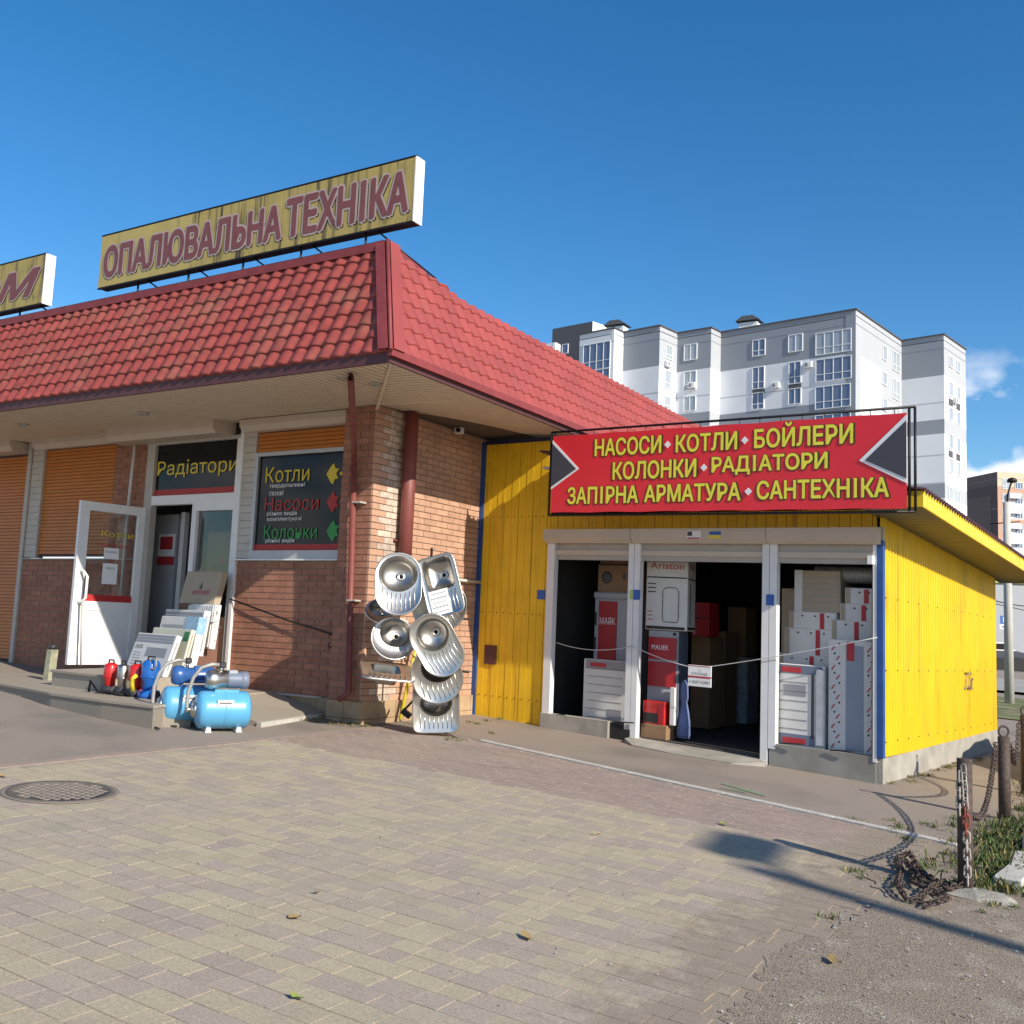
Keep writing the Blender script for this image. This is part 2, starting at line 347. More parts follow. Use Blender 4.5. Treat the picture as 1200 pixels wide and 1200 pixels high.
def text(s, fr, x0, x1, z0, z1, y, k, parent, name='lettering', bold=0, th=.003, shear=0, dup=0, ring=0, **kw):
    """flat lettering fitted to a rectangle; dup thickens the strokes sideways, ring all round (metres)"""
    vs_, fs_ = glyphs(s, shear)
    for i, ch in enumerate(s):                       # the capital I of this face gets a plain stem
        if ch == 'І' and not shear:
            r_ = max(v[0] for v in glyphs(s[:i+1], 0)[0]); g_ = [v[0] for v in glyphs('І', 0)[0]]; w_ = max(g_)-min(g_); mid = r_-w_/2
            vs_ = [((min(max(v[0], mid-.055), mid+.055) if r_-w_-.01 < v[0] < r_+.01 else v[0]), v[1], v[2]) for v in vs_]
    xs = [v[0] for v in vs_]; zs = [v[1] for v in vs_]; a, b, c0, d = min(xs), max(xs), min(zs), max(zs); m = MB(fr)
    off = [(0, 0)]
    if dup: off += [(dup, 0), (-dup, 0)]
    if ring: off += [(ring*math.cos(q*math.pi/4), ring*math.sin(q*math.pi/4)) for q in range(8)]
    for i, (dx, dz) in enumerate(off):
        P_ = [(x0+dx+(v[0]-a)/(b-a)*(x1-x0), z0+dz+(v[1]-c0)/(d-c0)*(z1-z0)) for v in vs_]
        for j, f_ in enumerate(fs_):         # printed faces only, each a hair apart where the outlines of a glyph overlap
            if all(vs_[q][2] > 0 for q in f_): m.add([(P_[q][0], y-th-i*.00025-.000015*(j % 11), P_[q][1]) for q in f_], [list(range(len(f_)))], k)
    return m.build(name, parent, **kw)
def structure(m, name): return m.build(name, None, (0, 0, 0), kind='structure')

# ------------------------------------------------------------ ground
m = MB(); xs = [-400, -120, -60, -30, -20, -14, -10, -7, -5, -3, -1, 1, 4, 10, 30, 80, 400]; ys = [-60, -20, -5, 0, 3, 6, 9, 12, 16, 22, 30, 45, 70, 120, 250, 600]
nx = len(xs)
m.add([(x, y, gz(x)) for y in ys for x in xs], [(j*nx+i, j*nx+i+1, (j+1)*nx+i+1, (j+1)*nx+i) for j in range(len(ys)-1) for i in range(nx-1)], 'asphalt')
structure(m, 'ground')
def sheet(poly, dz, k, name):
    m = MB(); m.add([(x, y, gz(x)+dz) for x, y in poly], [list(range(len(poly)))], k); return structure(m, name)
def ragged(poly, amp, n=14):
    out = []
    for (a, b), (c, d) in zip(poly, poly[1:]+poly[:1]):
        for i in range(n): u = i/n; j = amp if 0 < u else 0; out.append((a+(c-a)*u+random.uniform(-j, j), b+(d-b)*u+random.uniform(-j, j)))
    return out
def edge_x(y):      # worn outer edge of the paving towards the dirt
    return -1.32+.10*math.sin(y*2.3)+.06*math.sin(y*7.1+1)-.10*max(0, y-6.2)
# the bed
pav_bed = sheet([(-7.3, 1.0), (-1.0, 1.0), (-1.15, 3), (-1.2, 4.6), (-1.35, 5.6), (-1.45, 6.6), (-1.5, 7.2), (-1.02, 7.3), (-1.05, 8.3), (-6.05, 9.44), (-7.35, 9.1)], .003, 'paver_joint', 'paving_bed')
# dirt shoulder with the ragged overlap
dpoly = [(3.5, 1), (3.5, 9), (.5, 10), (-.3, 12.5), (-1.0, 12.0), (-1.0, 9.9), (-1.08, 8.6), (-1.08, 7.32)]+[(edge_x(7.2-.4*i)-.02, 7.2-.4*i) for i in range(16)]
sheet(ragged(dpoly, .03, 10), .0055, 'dirt', 'dirt_shoulder')
sheet([(-8.4, 22.5), (2, 22.5), (3, 31), (-9, 31)], .02, 'grass', 'grass_verge')
sheet([(-10, 33.5), (8, 33.5), (10, 44), (-12, 44)], .01, 'concrete', 'far_pavement')

# pavers: sand and grey, laid in rows along the shop front
def tile_mesh(lx, ly, k):
    m = MB(); g = .0025
    m.box(-lx/2+g, lx/2-g, -ly/2+g, ly/2-g, -.02, .0045, k); return m
tiles = []; y = 1.9; row = 0
slope = Fr((0, 0, .004), (1, 0, -.046), (0, 1, 0), (.046, 0, 1))
while y < 7.35:
    ly = .135; x = -7.16+random.random()*.1; gray = random.random() < .5; left = 0
    while x < -1.1:
        lx = random.choice((.135, .135, .18, .2))
        if left <= 0:
            gray = not gray; left = random.choice((1, 2, 3, 3, 4)) if gray else random.choice((1, 2, 3, 4, 5))
        left -= 1
        cx, cy = x+lx/2, y+ly/2; d = Vector((cx, cy, gz(cx)))-EYE; dep = d.dot(fw)
        if cx+lx/2 < edge_x(cy) and dep > 1:
            sx = 600+F*d.dot(rt)/dep; sy = 600-F*d.dot(up)/dep
            if -60 < sx < 1260 and sy < 1260: tiles.append((dep, cx, cy, lx, ly, gray))
        x += lx
    y += ly; row += 1
tiles.sort(); cache = {}
rest = MB(slope)
for i, (dep, cx, cy, lx, ly, gray) in enumerate(tiles):
    k = 'paver_grey' if gray else 'paver_sand'
    if i < 300:
        key = (lx, ly, k)
        if key not in cache: cache[key] = tile_mesh(lx, ly, k).mesh('paver')
        place(cache[key], 'paver', pav_bed, (cx, cy, gz(cx)+.004+random.uniform(-.001, .001)), rot=(random.uniform(-.005, .005), math.atan(.046)+random.uniform(-.005, .005), random.uniform(-.006, .006)))
    else:
        g = .0025; h = .0045+random.uniform(-.001, .001); rest.box(cx-lx/2+g, cx+lx/2-g, cy-ly/2+g, cy+ly/2-g, -.01, h, k)
rest.build('pavers', pav_bed, (0, 0, 0), kind='stuff')
# reddish blocks between the sand paving and the kerb, and the border course by the asphalt
rest = MB(slope); y = 7.36; row = 0
def kerb_y(x): return 9.44-(x+6.05)*.2185
while y < 9.5:
    x = -7.18-(.1 if row % 2 else 0)
    while x < -1.4:
        if y+.1 < kerb_y(x+.1)-.03 and x+.2 < -1.12+.05*math.sin(y*9): rest.box(x+.003, x+.197, y+.003, y+.097, -.01, .0045+random.uniform(-.001, .001), 'paver_red')
        x += .2
    y += .1; row += 1
y = 2.2
while y < 9.1:
    rest.box(-7.29, -7.19, y+.003, y+.197, -.01, .005, 'paver_red'); y += .2
rest.build('red_blocks', pav_bed, (0, 0, 0), kind='stuff')
# flat flush kerb line
kb = MB(); i = 0; x = -6.05
while x < -1.15:
    x2 = x+1.0; a, b = kerb_y(x), kerb_y(min(x2, -1.1)); x2 = min(x2, -1.1)
    k = MB(); k.slab([(x+.006, a-.05), (x2-.006, b-.05), (x2-.006, b+.05), (x+.006, a+.05)], lambda X, Y: gz(X)-.02, lambda X, Y: gz(X)+.018, 'kerb')
    if i == 0: kroot = thing('flush_kerb', 'long pale concrete kerb set flush in the ground in front of the yellow hut', 'kerb', (-4, 9.0, gz(-4)))
    k.build('kerb_stone', kroot); i += 1; x += 1.0
# painted marks
m = MB(); 
for (a, b) in (((845, 924), (876, 930)), ((846, 919), (898, 934))):
    P, Q = gp(*a), gp(*b); d = (Q-P).normalized(); n = Vector((-d.y, d.x, 0))*.012
    m.add([P-n+Vector((0, 0, .012)), Q-n+Vector((0, 0, .012)), Q+n+Vector((0, 0, .012)), P+n+Vector((0, 0, .012))], [(0, 1, 2, 3)], 'green_paint')
m.build('green_chalk_mark', None, kind='structure')
# apron in front of the hut opening
H0 = Vector((-7.53, 11.5, 0))
HUT = Fr(H0, (.9947, -.1028, -.02), (.1028, .9947, 0), (0, 0, 1))
def hq(px, py, y=0):
    P = on(px, py, H0+HUT.y*y, HUT.y); v = HUT.inv(P); return v.x, v.z
ax = [hq(740, 868), hq(905, 893)]
A0 = gp(735, 880); A1 = gp(880, 902)
def hg(t, y): P = HUT((t, y, 0)); return P.x, P.y
a = MB(); tt = [2.3, 4.3]
poly = [hg(2.45, .1), hg(4.2, .1), hg(4.16, -.1), hg(4.25, -.2), hg(3.95, -.42), hg(3.2, -.44), hg(2.7, -.36), hg(2.5, -.2)]
n = len(poly); vs_ = [(x, y, gz(x)+.012) for x, y in poly[2:]]
a.slab(poly, lambda x, y: gz(x)-.02, lambda x, y: gz(x)+(.05 if (HUT.inv((x, y, 0))).y > -.3 else .012), 'concrete')
a.build('concrete_apron', None, kind='structure')

# ------------------------------------------------------------ brick shop
FY = 9.42; PY = 9.18; SX = -7.53; ZT = 4.10; FL = .80
shop = thing('shop_building', 'brick shop with red tiled mansard roof and orange shutters, left of the yellow hut', 'building', (-11, 9.4, .4))
core = MB()
core.box(-9.97, -8.02, FY+.012, FY+.2, .3, 2.24, 'mortar')            # under the right window
core.box(-8.02, SX-.012, PY+.012, 9.9, .3, ZT, 'mortar')              # corner pillar
core.box(-7.9, SX-.012, 9.9, 20, .3, ZT, 'mortar')                    # side wall
core.box(-12.58, -11.87, FY+.012, FY+.2, .3, ZT, 'mortar')            # column left of the door
core.box(-14.62, -12.58, FY+.012, FY+.2, .3, 2.27, 'mortar')
core.box(-17, -9.97, FY+.2, FY+.3, 3.93, 4.2, 'siding')
core.box(-9.97, -8.02, FY+.06, FY+.3, 3.93, ZT, 'siding')
core.build('wall', shop, label='mortar and core of the brick walls')
# bricks
bl, bh, bd = .25, .0665, .03; PX, PZ = .26, .0775
bricks = []
def brick_wall(u0, u1, z0, z1, place_fn, k, first):
    r = 0; z = z0
    while z+bh <= z1+.002:
        u = u0-(PX/2 if r % 2 else 0)
        while u < u1-.02:
            a, b = max(u, u0), min(u+bl, u1)
            if b-a > .04: bricks.append((first, place_fn, a, b, z, k))
            u += PX
        z += PZ; r += 1
fY = lambda a, b, z: (a, b, FY-.0, FY+.03, z, z+bh)
pYf = lambda a, b, z: (a, b, PY, PY+.03, z, z+bh)
sXf = lambda a, b, z: (SX-.03, SX, a, b, z, z+bh)
mat('brick_pale', (.50, .40, .32), .9, var=.25, vscale=14, island=.2, bump=.4)
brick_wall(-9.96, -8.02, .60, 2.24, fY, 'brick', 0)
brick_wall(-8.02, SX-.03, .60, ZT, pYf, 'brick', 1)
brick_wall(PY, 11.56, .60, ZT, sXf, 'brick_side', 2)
brick_wall(-12.58, -11.87, .80, ZT, fY, 'brick', 4)
brick_wall(-14.58, -12.58, .62, 2.25, fY, 'brick', 4)
bricks = [(p_, f_, a_, b_, z_, 'brick_pale' if f_ is sXf and a_ < 9.58 and b_ > 9.44 else k_) for p_, f_, a_, b_, z_, k_ in bricks]
bricks.sort(key=lambda b: b[0]); bc = {}; rest = MB()
for i, (pri, fn, a, b, z, k) in enumerate(bricks):
    j = random.uniform(0, .003)
    if i < 300:
        x0, x1, y0, y1, z0, z1 = fn(a, b, z); key = (round(x1-x0, 3), round(y1-y0, 3), k)
        if key not in bc:
            q = MB(); q.box(-(x1-x0)/2, (x1-x0)/2, -(y1-y0)/2, (y1-y0)/2, 0, bh, k); bc[key] = q.mesh('brick')
        place(bc[key], 'brick', shop, ((x0+x1)/2+(j if fn is sXf else 0), (y0+y1)/2-(0 if fn is sXf else j), z0))
    else:
        x0, x1, y0, y1, z0, z1 = fn(a, b, z)
        if fn is sXf: x0 += j; x1 += j
        else: y0 -= j; y1 -= j
        rest.box(x0, x1, y0, y1, z0, z1, k)
rest.build('bricks', shop, (0, 0, 0), kind='stuff')
# plinth tiles
pl = MB(); pt = []
u = -9.6
while u < -8.05: pt.append((u+.004, min(u+.296, -8.03), FY-.03, FY+.02, .2, .585)); u += .30
for (a, b) in ((-8.02, -7.76), (-7.76, -7.50)): pt += [(a+.003, b-.003, PY-.04, PY+.02, .2, .40), (a+.003, b-.003, PY-.04, PY+.02, .406, .60)]
v = PY-.036
while v < 11.5: pt += [(SX-.02, SX+.035, v+.003, min(v+.32, 11.54), .15, .40), (SX-.02, SX+.035, v+.003, min(v+.32, 11.54), .406, .60)]; v += .325
for b in pt:
    q = MB(); q.box(*b, 'plinth'); q.build('plinth_tile', shop)
q = MB(); q.slab([(-9.75, FY-.06), (-8.35, FY-.06), (-8.33, FY+.01), (-9.75, FY+.01)], .578, .598, 'kerb'); q.build('plinth_cap', shop)
# sills
q = MB(); q.box(-9.99, -8.03, FY-.07, FY+.05, 2.245, 2.262, 'white_plastic'); q.build('sill', shop)
q = MB(); q.box(-14.6, -11.9, FY-.05, FY+.05, 2.255, 2.27, 'grey_plastic'); q.build('sill', shop)
# siding boards
def siding(x0, x1, z0, z1):
    z = z0
    while z < z1:
        q = MB(); q.prism([(x0, z+.002), (x1, z+.002), (x1, min(z+.098, z1)), (x0, min(z+.098, z1))], FY-.018, FY+.05, 'siding'); o = q.build('siding_board', shop); o.rotation_euler.x = R(-3); z += .1
siding(-9.94, -9.72, 2.27, 3.95); siding(-14.56, -14.28, 2.28, 4.0)
q = MB(); q.box(-9.995, -9.94, FY-.04, FY+.1, .82, 4.08, 'white_plastic'); q.build('door_post', shop)
q = MB(); q.box(-14.66, -14.57, FY-.04, FY+.1, .6, 4.1, 'grey_plastic'); q.box(-14.285, -14.25, FY-.03, FY+.1, 2.28, 3.98, 'grey_plastic'); q.build('shutter_rail', shop)
# shutter boxes
def sbox(x0, x1, z0, z1, dpt=.17, sub=None):
    q = MB(Fr((0, 0, 0), (0, 1, 0), (1, 0, 0), (0, 0, 1)))
    q.prism([(FY+.05, z1), (FY-dpt, z1), (FY-dpt, z0+.07), (FY-dpt+.06, z0), (FY+.05, z0)], x0, x1, 'box_cream'); return q.build('shutter_box', shop)
sbox(-9.9, -8.05, 3.935, 4.085); sbox(-12.37, -10.19, 3.91, 4.10, .36); sbox(-14.48, -12.6, 3.96, 4.10, .12); sbox(-17, -14.75, 3.93, 4.09, .3)
def slats(parent, x0, x1, z0, z1, y, pitch=.052):
    me = MB(); L_ = x1-x0
    me.prism([(-L_/2, 0), (L_/2, 0), (L_/2, pitch-.006), (-L_/2, pitch-.006)], -.004, .008, 'orange_shutter'); me = me.mesh('slat')
    z = z0
    while z+pitch <= z1+.01:
        o = place(me, 'slat', parent, ((x0+x1)/2, y, z)); o.rotation_euler.x = R(-10); z += pitch
sh = MB(); sh.box(-14.25, -12.6, FY+.03, FY+.06, 2.3, 4.0, 'maroon'); sh = sh.build('roller_shutter', shop, label='closed orange shutter over the middle window'); slats(sh, -14.25, -12.6, 2.34, 3.96, FY+.01)
sh = MB(); sh.box(-17, -14.66, FY+.03, FY+.06, .6, 4.0, 'maroon'); sh = sh.build('roller_shutter', shop, label='closed orange door shutter at the left edge'); slats(sh, -17, -14.67, .72, 3.93, FY+.01)
sh = MB(); sh.box(-9.72, -8.06, FY+.03, FY+.06, 3.66, 3.94, 'maroon'); sh = sh.build('roller_shutter', shop, label='half raised orange shutter above the sign window'); slats(sh, -9.7, -8.07, 3.665, 3.93, FY)
# right window
win = MB(); x0, x1, z0, z1 = -9.72, -8.06, 2.265, 3.66; f = .055
win.box(x0, x0+f, FY-.02, FY+.06, z0, z1, 'steel_frame'); win.box(x1-f, x1, FY-.02, FY+.06, z0, z1, 'steel_frame')
win.box(x0+f, x1-f, FY-.018, FY+.06, z0, z0+.11, 'steel_frame'); win.box(x0+f, x1-f, FY-.018, FY+.06, z1-.05, z1, 'steel_frame')
win = win.build('window', shop, label='dark window with yellow, red and green lettering')
q = MB(); q.box(x0+f, x1-f, FY+.02, FY+.03, z0+.11, z1-.05, 'window_glass'); q.build('pane', win)
q = MB(); q.box(x0+f, x1-f, FY+.014, FY+.018, z0+.11, z0+.19, 'win_red'); q.build('red_strip', win)
def fq(px, py, Y=FY): P = onY(px, py, Y); return P.x, P.z
def ftext(s, p0, p1, z0px, z1px, k, parent, Y=FY+.012, **kw):
    """text spanning px p0..p1, baseline/top given at its left end"""
    a = fq(p0, z0px, Y); b = fq(p0, z1px, Y); c = fq(p1, z0px, Y); return text(s, W, a[0], c[0], a[1], b[1], Y, k, parent, **kw)
ftext('Котли', 311, 362, 566, 548, 'win_yellow', win, bold=.012)
ftext('твердопаливні', 316, 357, 573, 567, 'white', win); ftext('газові', 316, 332, 581, 575, 'white', win)
ftext('Насоси', 310, 373, 599, 583, 'win_red', win, bold=.012)
ftext('різних видів', 313, 348, 605.5, 599.5, 'white', win); ftext('комплектуючі', 313, 353, 612, 606, 'white', win)
ftext('Колонки', 309, 371, 632, 616, 'win_green', win, bold=.012); ftext('різних видів', 311, 345, 637, 631, 'white', win)
for (cy, k) in ((555, 'win_yellow'), (588, 'win_red'), (622, 'win_green')):
    a, z = fq(394, cy, FY+.01); q = MB()
    q.prism([(a-.16, z), (a-.08, z+.11), (a-.04, z+.13), (a-.02, z+.07), (a+.04, z+.06), (a-.0, z), (a+.04, z-.06), (a-.02, z-.07), (a-.04, z-.13), (a-.08, z-.11)], FY+.010, FY+.016, k)
    q.box(a+.06, a+.10, FY+.010, FY+.016, z-.02, z+.02, k); q.box(a+.13, a+.17, FY+.010, FY+.016, z-.02, z+.02, k); q.build('arrow', win)
# door group: transom, side light, open door
fr = MB(); 
fr.box(-11.86, -11.70, FY-.02, FY+.08, .82, 3.93, 'grey_plastic'); fr.box(-11.70, -9.995, FY-.02, FY+.08, 3.02, 3.15, 'white_plastic'); fr.box(-11.70, -9.995, FY-.02, FY+.08, 3.88, 3.93, 'grey_plastic')
fr.box(-10.85, -10.76, FY-.02, FY+.08, .82, 3.02, 'white_plastic'); fr.box(-10.76, -9.995, FY-.018, FY+.08, 2.92, 3.02, 'white_plastic'); fr.box(-10.07, -9.995, FY-.02, FY+.08, .82, 2.92, 'white_plastic'); fr.box(-10.07, -9.995, FY-.02, FY+.08, 3.15, 3.88, 'white_plastic')
fr.box(-10.76, -10.07, FY-.015, FY+.07, .82, 1.5, 'brown_panel'); fr.box(-11.71, -10.07, FY-.03, FY+.1, .79, .82, 'kerb')  # shade on the side light's lower panel put into its brown colour
fr = fr.build('door_frame', shop)
q = MB(); q.box(-11.70, -10.07, FY+.03, FY+.04, 3.15, 3.88, 'window_glass'); tr = q.build('transom_pane', fr)
q = MB(); q.box(-11.70, -10.07, FY+.020, FY+.026, 3.15, 3.24, 'win_red'); q.build('red_strip', fr)
ftext('Радіатори', 184, 277, 562, 541, 'win_yellow', fr, Y=FY+.022, bold=.01)
q = MB(); q.box(-10.76, -10.07, FY+.03, FY+.036, 1.5, 2.92, 'clear_glass'); q.build('side_pane', fr)
# room behind the door and windows
q = MB(); q.box(-12.5, -9.9, 11.6, 11.7, .7, 4.05, 'room_grey'); q.box(-17, -8, FY+.3, 13, .7, .78, 'room_floor'); q.box(-12.6, -12.5, FY+.2, 13, .8, 4.04, 'room_grey'); q.box(-9.9, -9.8, FY+.2, 13, .8, 4.04, 'room_grey'); q.box(-12.5, -9.9, FY+.1, 13, 3.9, 3.95, 'room_grey'); q.box(-17, -8, FY+.3, 20, 4.05, 4.1, 'dark_room'); q.build('room', shop)
def fr2(px, py, Y=9.9): P = onY(px, py, Y); return P.x, P.z
a = fr2(181, 600); b = fr2(205, 660); q = MB(); q.box(a[0], b[0], 9.9, 9.95, .8, 2.95, 'boiler_grey'); q.box(b[0]+.06, b[0]+.14, 9.9, 9.98, .8, 2.98, 'white_plastic'); q.build('inner_door', shop)
a = fr2(187, 626, 9.89); b = fr2(203, 662, 9.89); h_ = a[1]-b[1]
q = MB(); q.box(a[0], b[0], 9.885, 9.895, b[1]+h_*.28, a[1], 'white'); q.build('poster', shop, label='red and white poster inside the entrance'); q = MB(); q.box(a[0]+.04, b[0]-.04, 9.88, 9.884, b[1]+h_*.5, a[1]-.04, 'label_red'); q.build('poster_print', shop); q = MB(); q.box(a[0], b[0], 9.885, 9.895, b[1], b[1]+h_*.26, 'label_red'); q.build('poster', shop, label='red strip notice under the poster')
for i_, (x_, z_) in enumerate(((-11.0, 1.0), (-11.0, 1.45), (-10.7, 1.0))): q = MB(); q.bbox(x_, x_+.28, 10.6, 10.9, z_-.2, z_+.22, 'cardboard_pale', .01); q.build('shelf_box', shop)

# the open leaf (hinged left, standing at right angles to the front)
leaf = thing('entrance_door', 'white plastic shop door standing wide open, glass on top and panel below', 'door', (-11.72, FY-.1, FL))
DFr = Fr((-11.72, FY-.1, .80), (-.15/.93, -.92/.93, 0), (.92/.93, -.15/.93, 0)); DW, DH = .93, 2.17
def dbox(*b, k): q = MB(DFr); q.box(*b, k); return q
q = MB(DFr)
for b in ((0, .1, -.03, .03, 0, DH), (DW-.13, DW, -.03, .03, 0, DH), (.1, DW-.13, -.03, .03, DH-.12, DH), (.1, DW-.13, -.03, .03, 0, .12), (.1, DW-.13, -.03, .03, .72, .84)): q.box(*b, 'white_plastic')
q.build('frame', leaf)
dbox(.1, DW-.13, -.018, .018, .12, .72, k='white_plastic').build('lower_panel', leaf)
dbox(.1, DW-.13, .006, .012, .84, DH-.12, k='clear_glass').build('pane', leaf)
dbox(.1, DW-.13, .013, .016, .84, .93, k='win_red').build('red_strip', leaf)
dbox(.34, .55, .013, .016, 1.08, 1.36, k='white').build('paper_notice', leaf)
dbox(.34, .55, .013, .016, 1.42, 1.57, k='white').build('paper_notice', leaf)
DT = Fr(DFr((DW, 0, 0)), -DFr.x, -DFr.y)
text('Котли', DT, .32, .78, 1.72, 1.80, -.013, 'win_yellow', leaf); text('Насоси', DT, .28, .72, 1.585, 1.63, -.013, 'win_red', leaf)
text('ЗАЧИНЕНО', DT, .40, .57, 1.50, 1.53, -.0165, 'label_dark', leaf); text('УВАГА', DT, .42, .55, 1.28, 1.31, -.0165, 'label_dark', leaf)
q = MB(DFr)
q.tube([(DW-.07, .03, .82), (DW-.08, .10, .82), (DW-.11, .15, .88), (DW-.11, .15, 1.16), (DW-.08, .10, 1.23), (DW-.07, .03, 1.23)], .018, 'white_plastic', 8); q.build('pull_handle', leaf)
q = MB(DFr); q.tube([(DW-.08, .12, .82), (DW-.12, .16, .0)], .013, 'grey_plastic', 6); q.build('prop_rod', leaf)

# roof
EX, EY, EZ = -6.0, 7.45, 4.02; RX, RY, RZ = -6.656, 8.106, 5.52
XL = -17.5; YB = 21
q = MB()     # fascia boards
q.box(XL, EX, EY, EY+.03, EZ, EZ+.10, 'maroon'); q.box(EX-.03, EX, EY+.03, YB, EZ, EZ+.10, 'maroon'); q.build('fascia', shop)
q = MB()     # gutter lip along the right side
q.box(EX, EX+.05, EY-.03, YB, EZ+.055, EZ+.13, 'roof_trim'); q.build('gutter', shop)
# decks
q = MB()
q.add([(XL, EY+.01, EZ+.1), (EX-.01, EY+.01, EZ+.1), (RX-.01, RY+.01, RZ), (XL, RY+.01, RZ)], [(0, 1, 2, 3)], 'maroon')
q.add([(EX-.01, EY+.01, EZ+.1), (EX-.01, YB, EZ+.1), (RX-.01, YB, 5.29), (RX-.01, 9.5, 5.285), (RX-.01, RY+.01, RZ)], [(0, 1, 2, 3, 4)], 'maroon')
q.add([(XL, RY, RZ-.02), (RX, RY, RZ-.02), (RX, 9.5, 5.27), (RX, YB, 5.27), (XL, YB, 5.27), (XL, 9.5, 5.27)], [(0, 1, 2, 5), (5, 2, 3, 4)], 'maroon')
roof = q.build('roof', shop)
SL = math.hypot(RX-EX, RZ-EZ-.1)
def roof_frame(side):
    v = Vector((-(EX-RX), 0, RZ-EZ-.1)).normalized() if side else Vector((0, RY-EY, RZ-EZ-.1)).normalized()
    if side: return Fr((EX, EY, EZ+.1), (0, 1, 0), Vector((0, 1, 0)).cross(v)*1, v)   # x along +Y, y outward?, z up slope
    return Fr((EX, EY, EZ+.1), (-1, 0, 0), Vector((0, -1, .0)).lerp(Vector((0, -1, 0)), 0), v)
TW, TH, ROWS = .19, SL/8, 8
def prof(u): # wave across one tile 0..1
    return .030*(.5-.5*math.cos(2*math.pi*u))**.8
def tile_at(mb, fr, nrm, c0, r, lim, k, topcut=None, seg=8):
    """one pressed tile: starts at column offset c0 (distance from the corner), row r"""
    vs = []; u0 = c0
    for j in range(seg+1):
        u = j/seg; h = prof(u)
        for (vv, hh) in ((r*TH, -.004), (r*TH, .022), (r*TH+.03, .019), ((r+1)*TH+.006, .002)):
            a = u0+u*TW; l = lim(vv)
            a = max(a, l)
            if topcut: vv = min(vv, topcut(a))
            vs.append(fr.o+fr.x*a+fr.z*vv+nrm*(hh+h*(1 if hh > 0 else .3)))
    fs = []
    for j in range(seg):
        for i in range(3): fs.append((j*4+i, (j+1)*4+i, (j+1)*4+i+1, j*4+i+1))
    mb.add(vs, fs, k, True)
vF = Vector((0, RY-EY, RZ-EZ-.1)).normalized(); nF = Vector((0, -vF.z, vF.y)); FF = Fr((EX, EY, EZ+.1), (-1, 0, 0), nF, vF)
vS = Vector((RX-EX, 0, RZ-EZ-.1)).normalized(); nS = Vector((vS.z, 0, -vS.x)); FS = Fr((EX, EY, EZ+.1), (0, 1, 0), nS, vS)
hipx = lambda v: v/SL*(EX-RX)
tl = []
for c in range(int(11.3/TW)):
    for r in range(ROWS): tl.append((c*TW, r, 0))
tl.sort(key=lambda t: t[0]); cnt = 0; rest = MB(); proto = None
for (c0, r, sd) in tl:
    if c0+TW < hipx(r*TH)+.02: continue
    clip = c0 < hipx((r+1)*TH)+.01
    if cnt < 300:
        b = MB(); 
        if clip or proto is None or True:
            if clip:
                tile_at(b, FF, nF, c0, r, hipx, 'roof_tile'); b.build('roof_tile', roof)
            else:
                if proto is None:
                    o0 = FF.o.copy(); f2 = Fr((0, 0, 0), FF.x, FF.y, FF.z); tile_at(b, f2, nF, 0, 0, lambda v: -9, 'roof_tile'); proto = b.mesh('roof_tile')
                place(proto, 'roof_tile', roof, FF.o+FF.x*c0+FF.z*(r*TH))
        cnt += 1
    else: tile_at(rest, FF, nF, c0, r, hipx, 'roof_tile')
def top_side(a):      # the right slope's upper edge steps down behind the corner
    y = EY+a; z = RZ if y < RY else (RZ-(y-RY)/(9.5-RY)*(RZ-5.285) if y < 9.5 else 5.29)
    return (z-EZ-.1)/vS.z
for c in range(int((YB-EY)/TW)):
    for r in range(ROWS):
        if c*TW+TW < hipx(r*TH)+.02: continue
        if top_side(c*TW) < r*TH: continue
        tile_at(rest, FS, nS, c*TW, r, hipx, 'roof_tile_side', top_side, 6)
rest.build('roof_tiles', roof, (0, 0, 0), kind='stuff')
# hip cap and ridge trims
def strip(mb, P, Q, wdt, n, thick, k):
    d = (Q-P).normalized(); s_ = wdt
    a = [P, Q, Q+s_, P+s_]; mb.add(a+[p+n*thick for p in a], [(3, 2, 1, 0), (4, 5, 6, 7), (0, 1, 5, 4), (2, 3, 7, 6), (1, 2, 6, 5), (0, 3, 7, 4)], k)
E0 = Vector((EX, EY, EZ+.1)); T0 = Vector((RX, RY, RZ+.02))
q = MB(); o = Vector((.02, -.02, .0))
strip(q, E0+o+nF*.045, T0+o+nF*.045, Vector((-.12, 0, 0)), nF, .008, 'roof_trim'); strip(q, E0+o+nS*.045, T0+o+nS*.045, Vector((0, .17, 0)), nS, .008, 'roof_tile_side')
q.tube([E0+o*2.6, T0+o*2.6+Vector((0, 0, .02))], .022, 'roof_trim', 6); q.build('hip_cap', roof)
q = MB(); q.box(XL, RX+.03, RY-.075, RY+.06, RZ-.01, RZ+.035, 'maroon'); q.box(XL, RX+.03, RY-.085, RY-.0751, RZ-.07, RZ+.02, 'roof_trim'); q.build('ridge_cap', roof)
q = MB(); pts = [(RX+.03, RY, RZ+.02), (RX+.03, 8.7, 5.44), (RX+.03, 9.14, 5.355), (RX+.03, 9.55, 5.31), (RX+.03, YB, 5.32)]
for a, b in zip(pts, pts[1:]):
    a, b = Vector(a), Vector(b); strip(q, a, b, Vector((-.16, 0, 0)), Vector((0, 0, 1)), .03, 'roof_trim'); strip(q, a-Vector((0, 0, .05)), b-Vector((0, 0, .05)), Vector((-.01, 0, 0)), Vector((0, 0, 1)), .05, 'maroon')
q.build('verge_trim', roof)
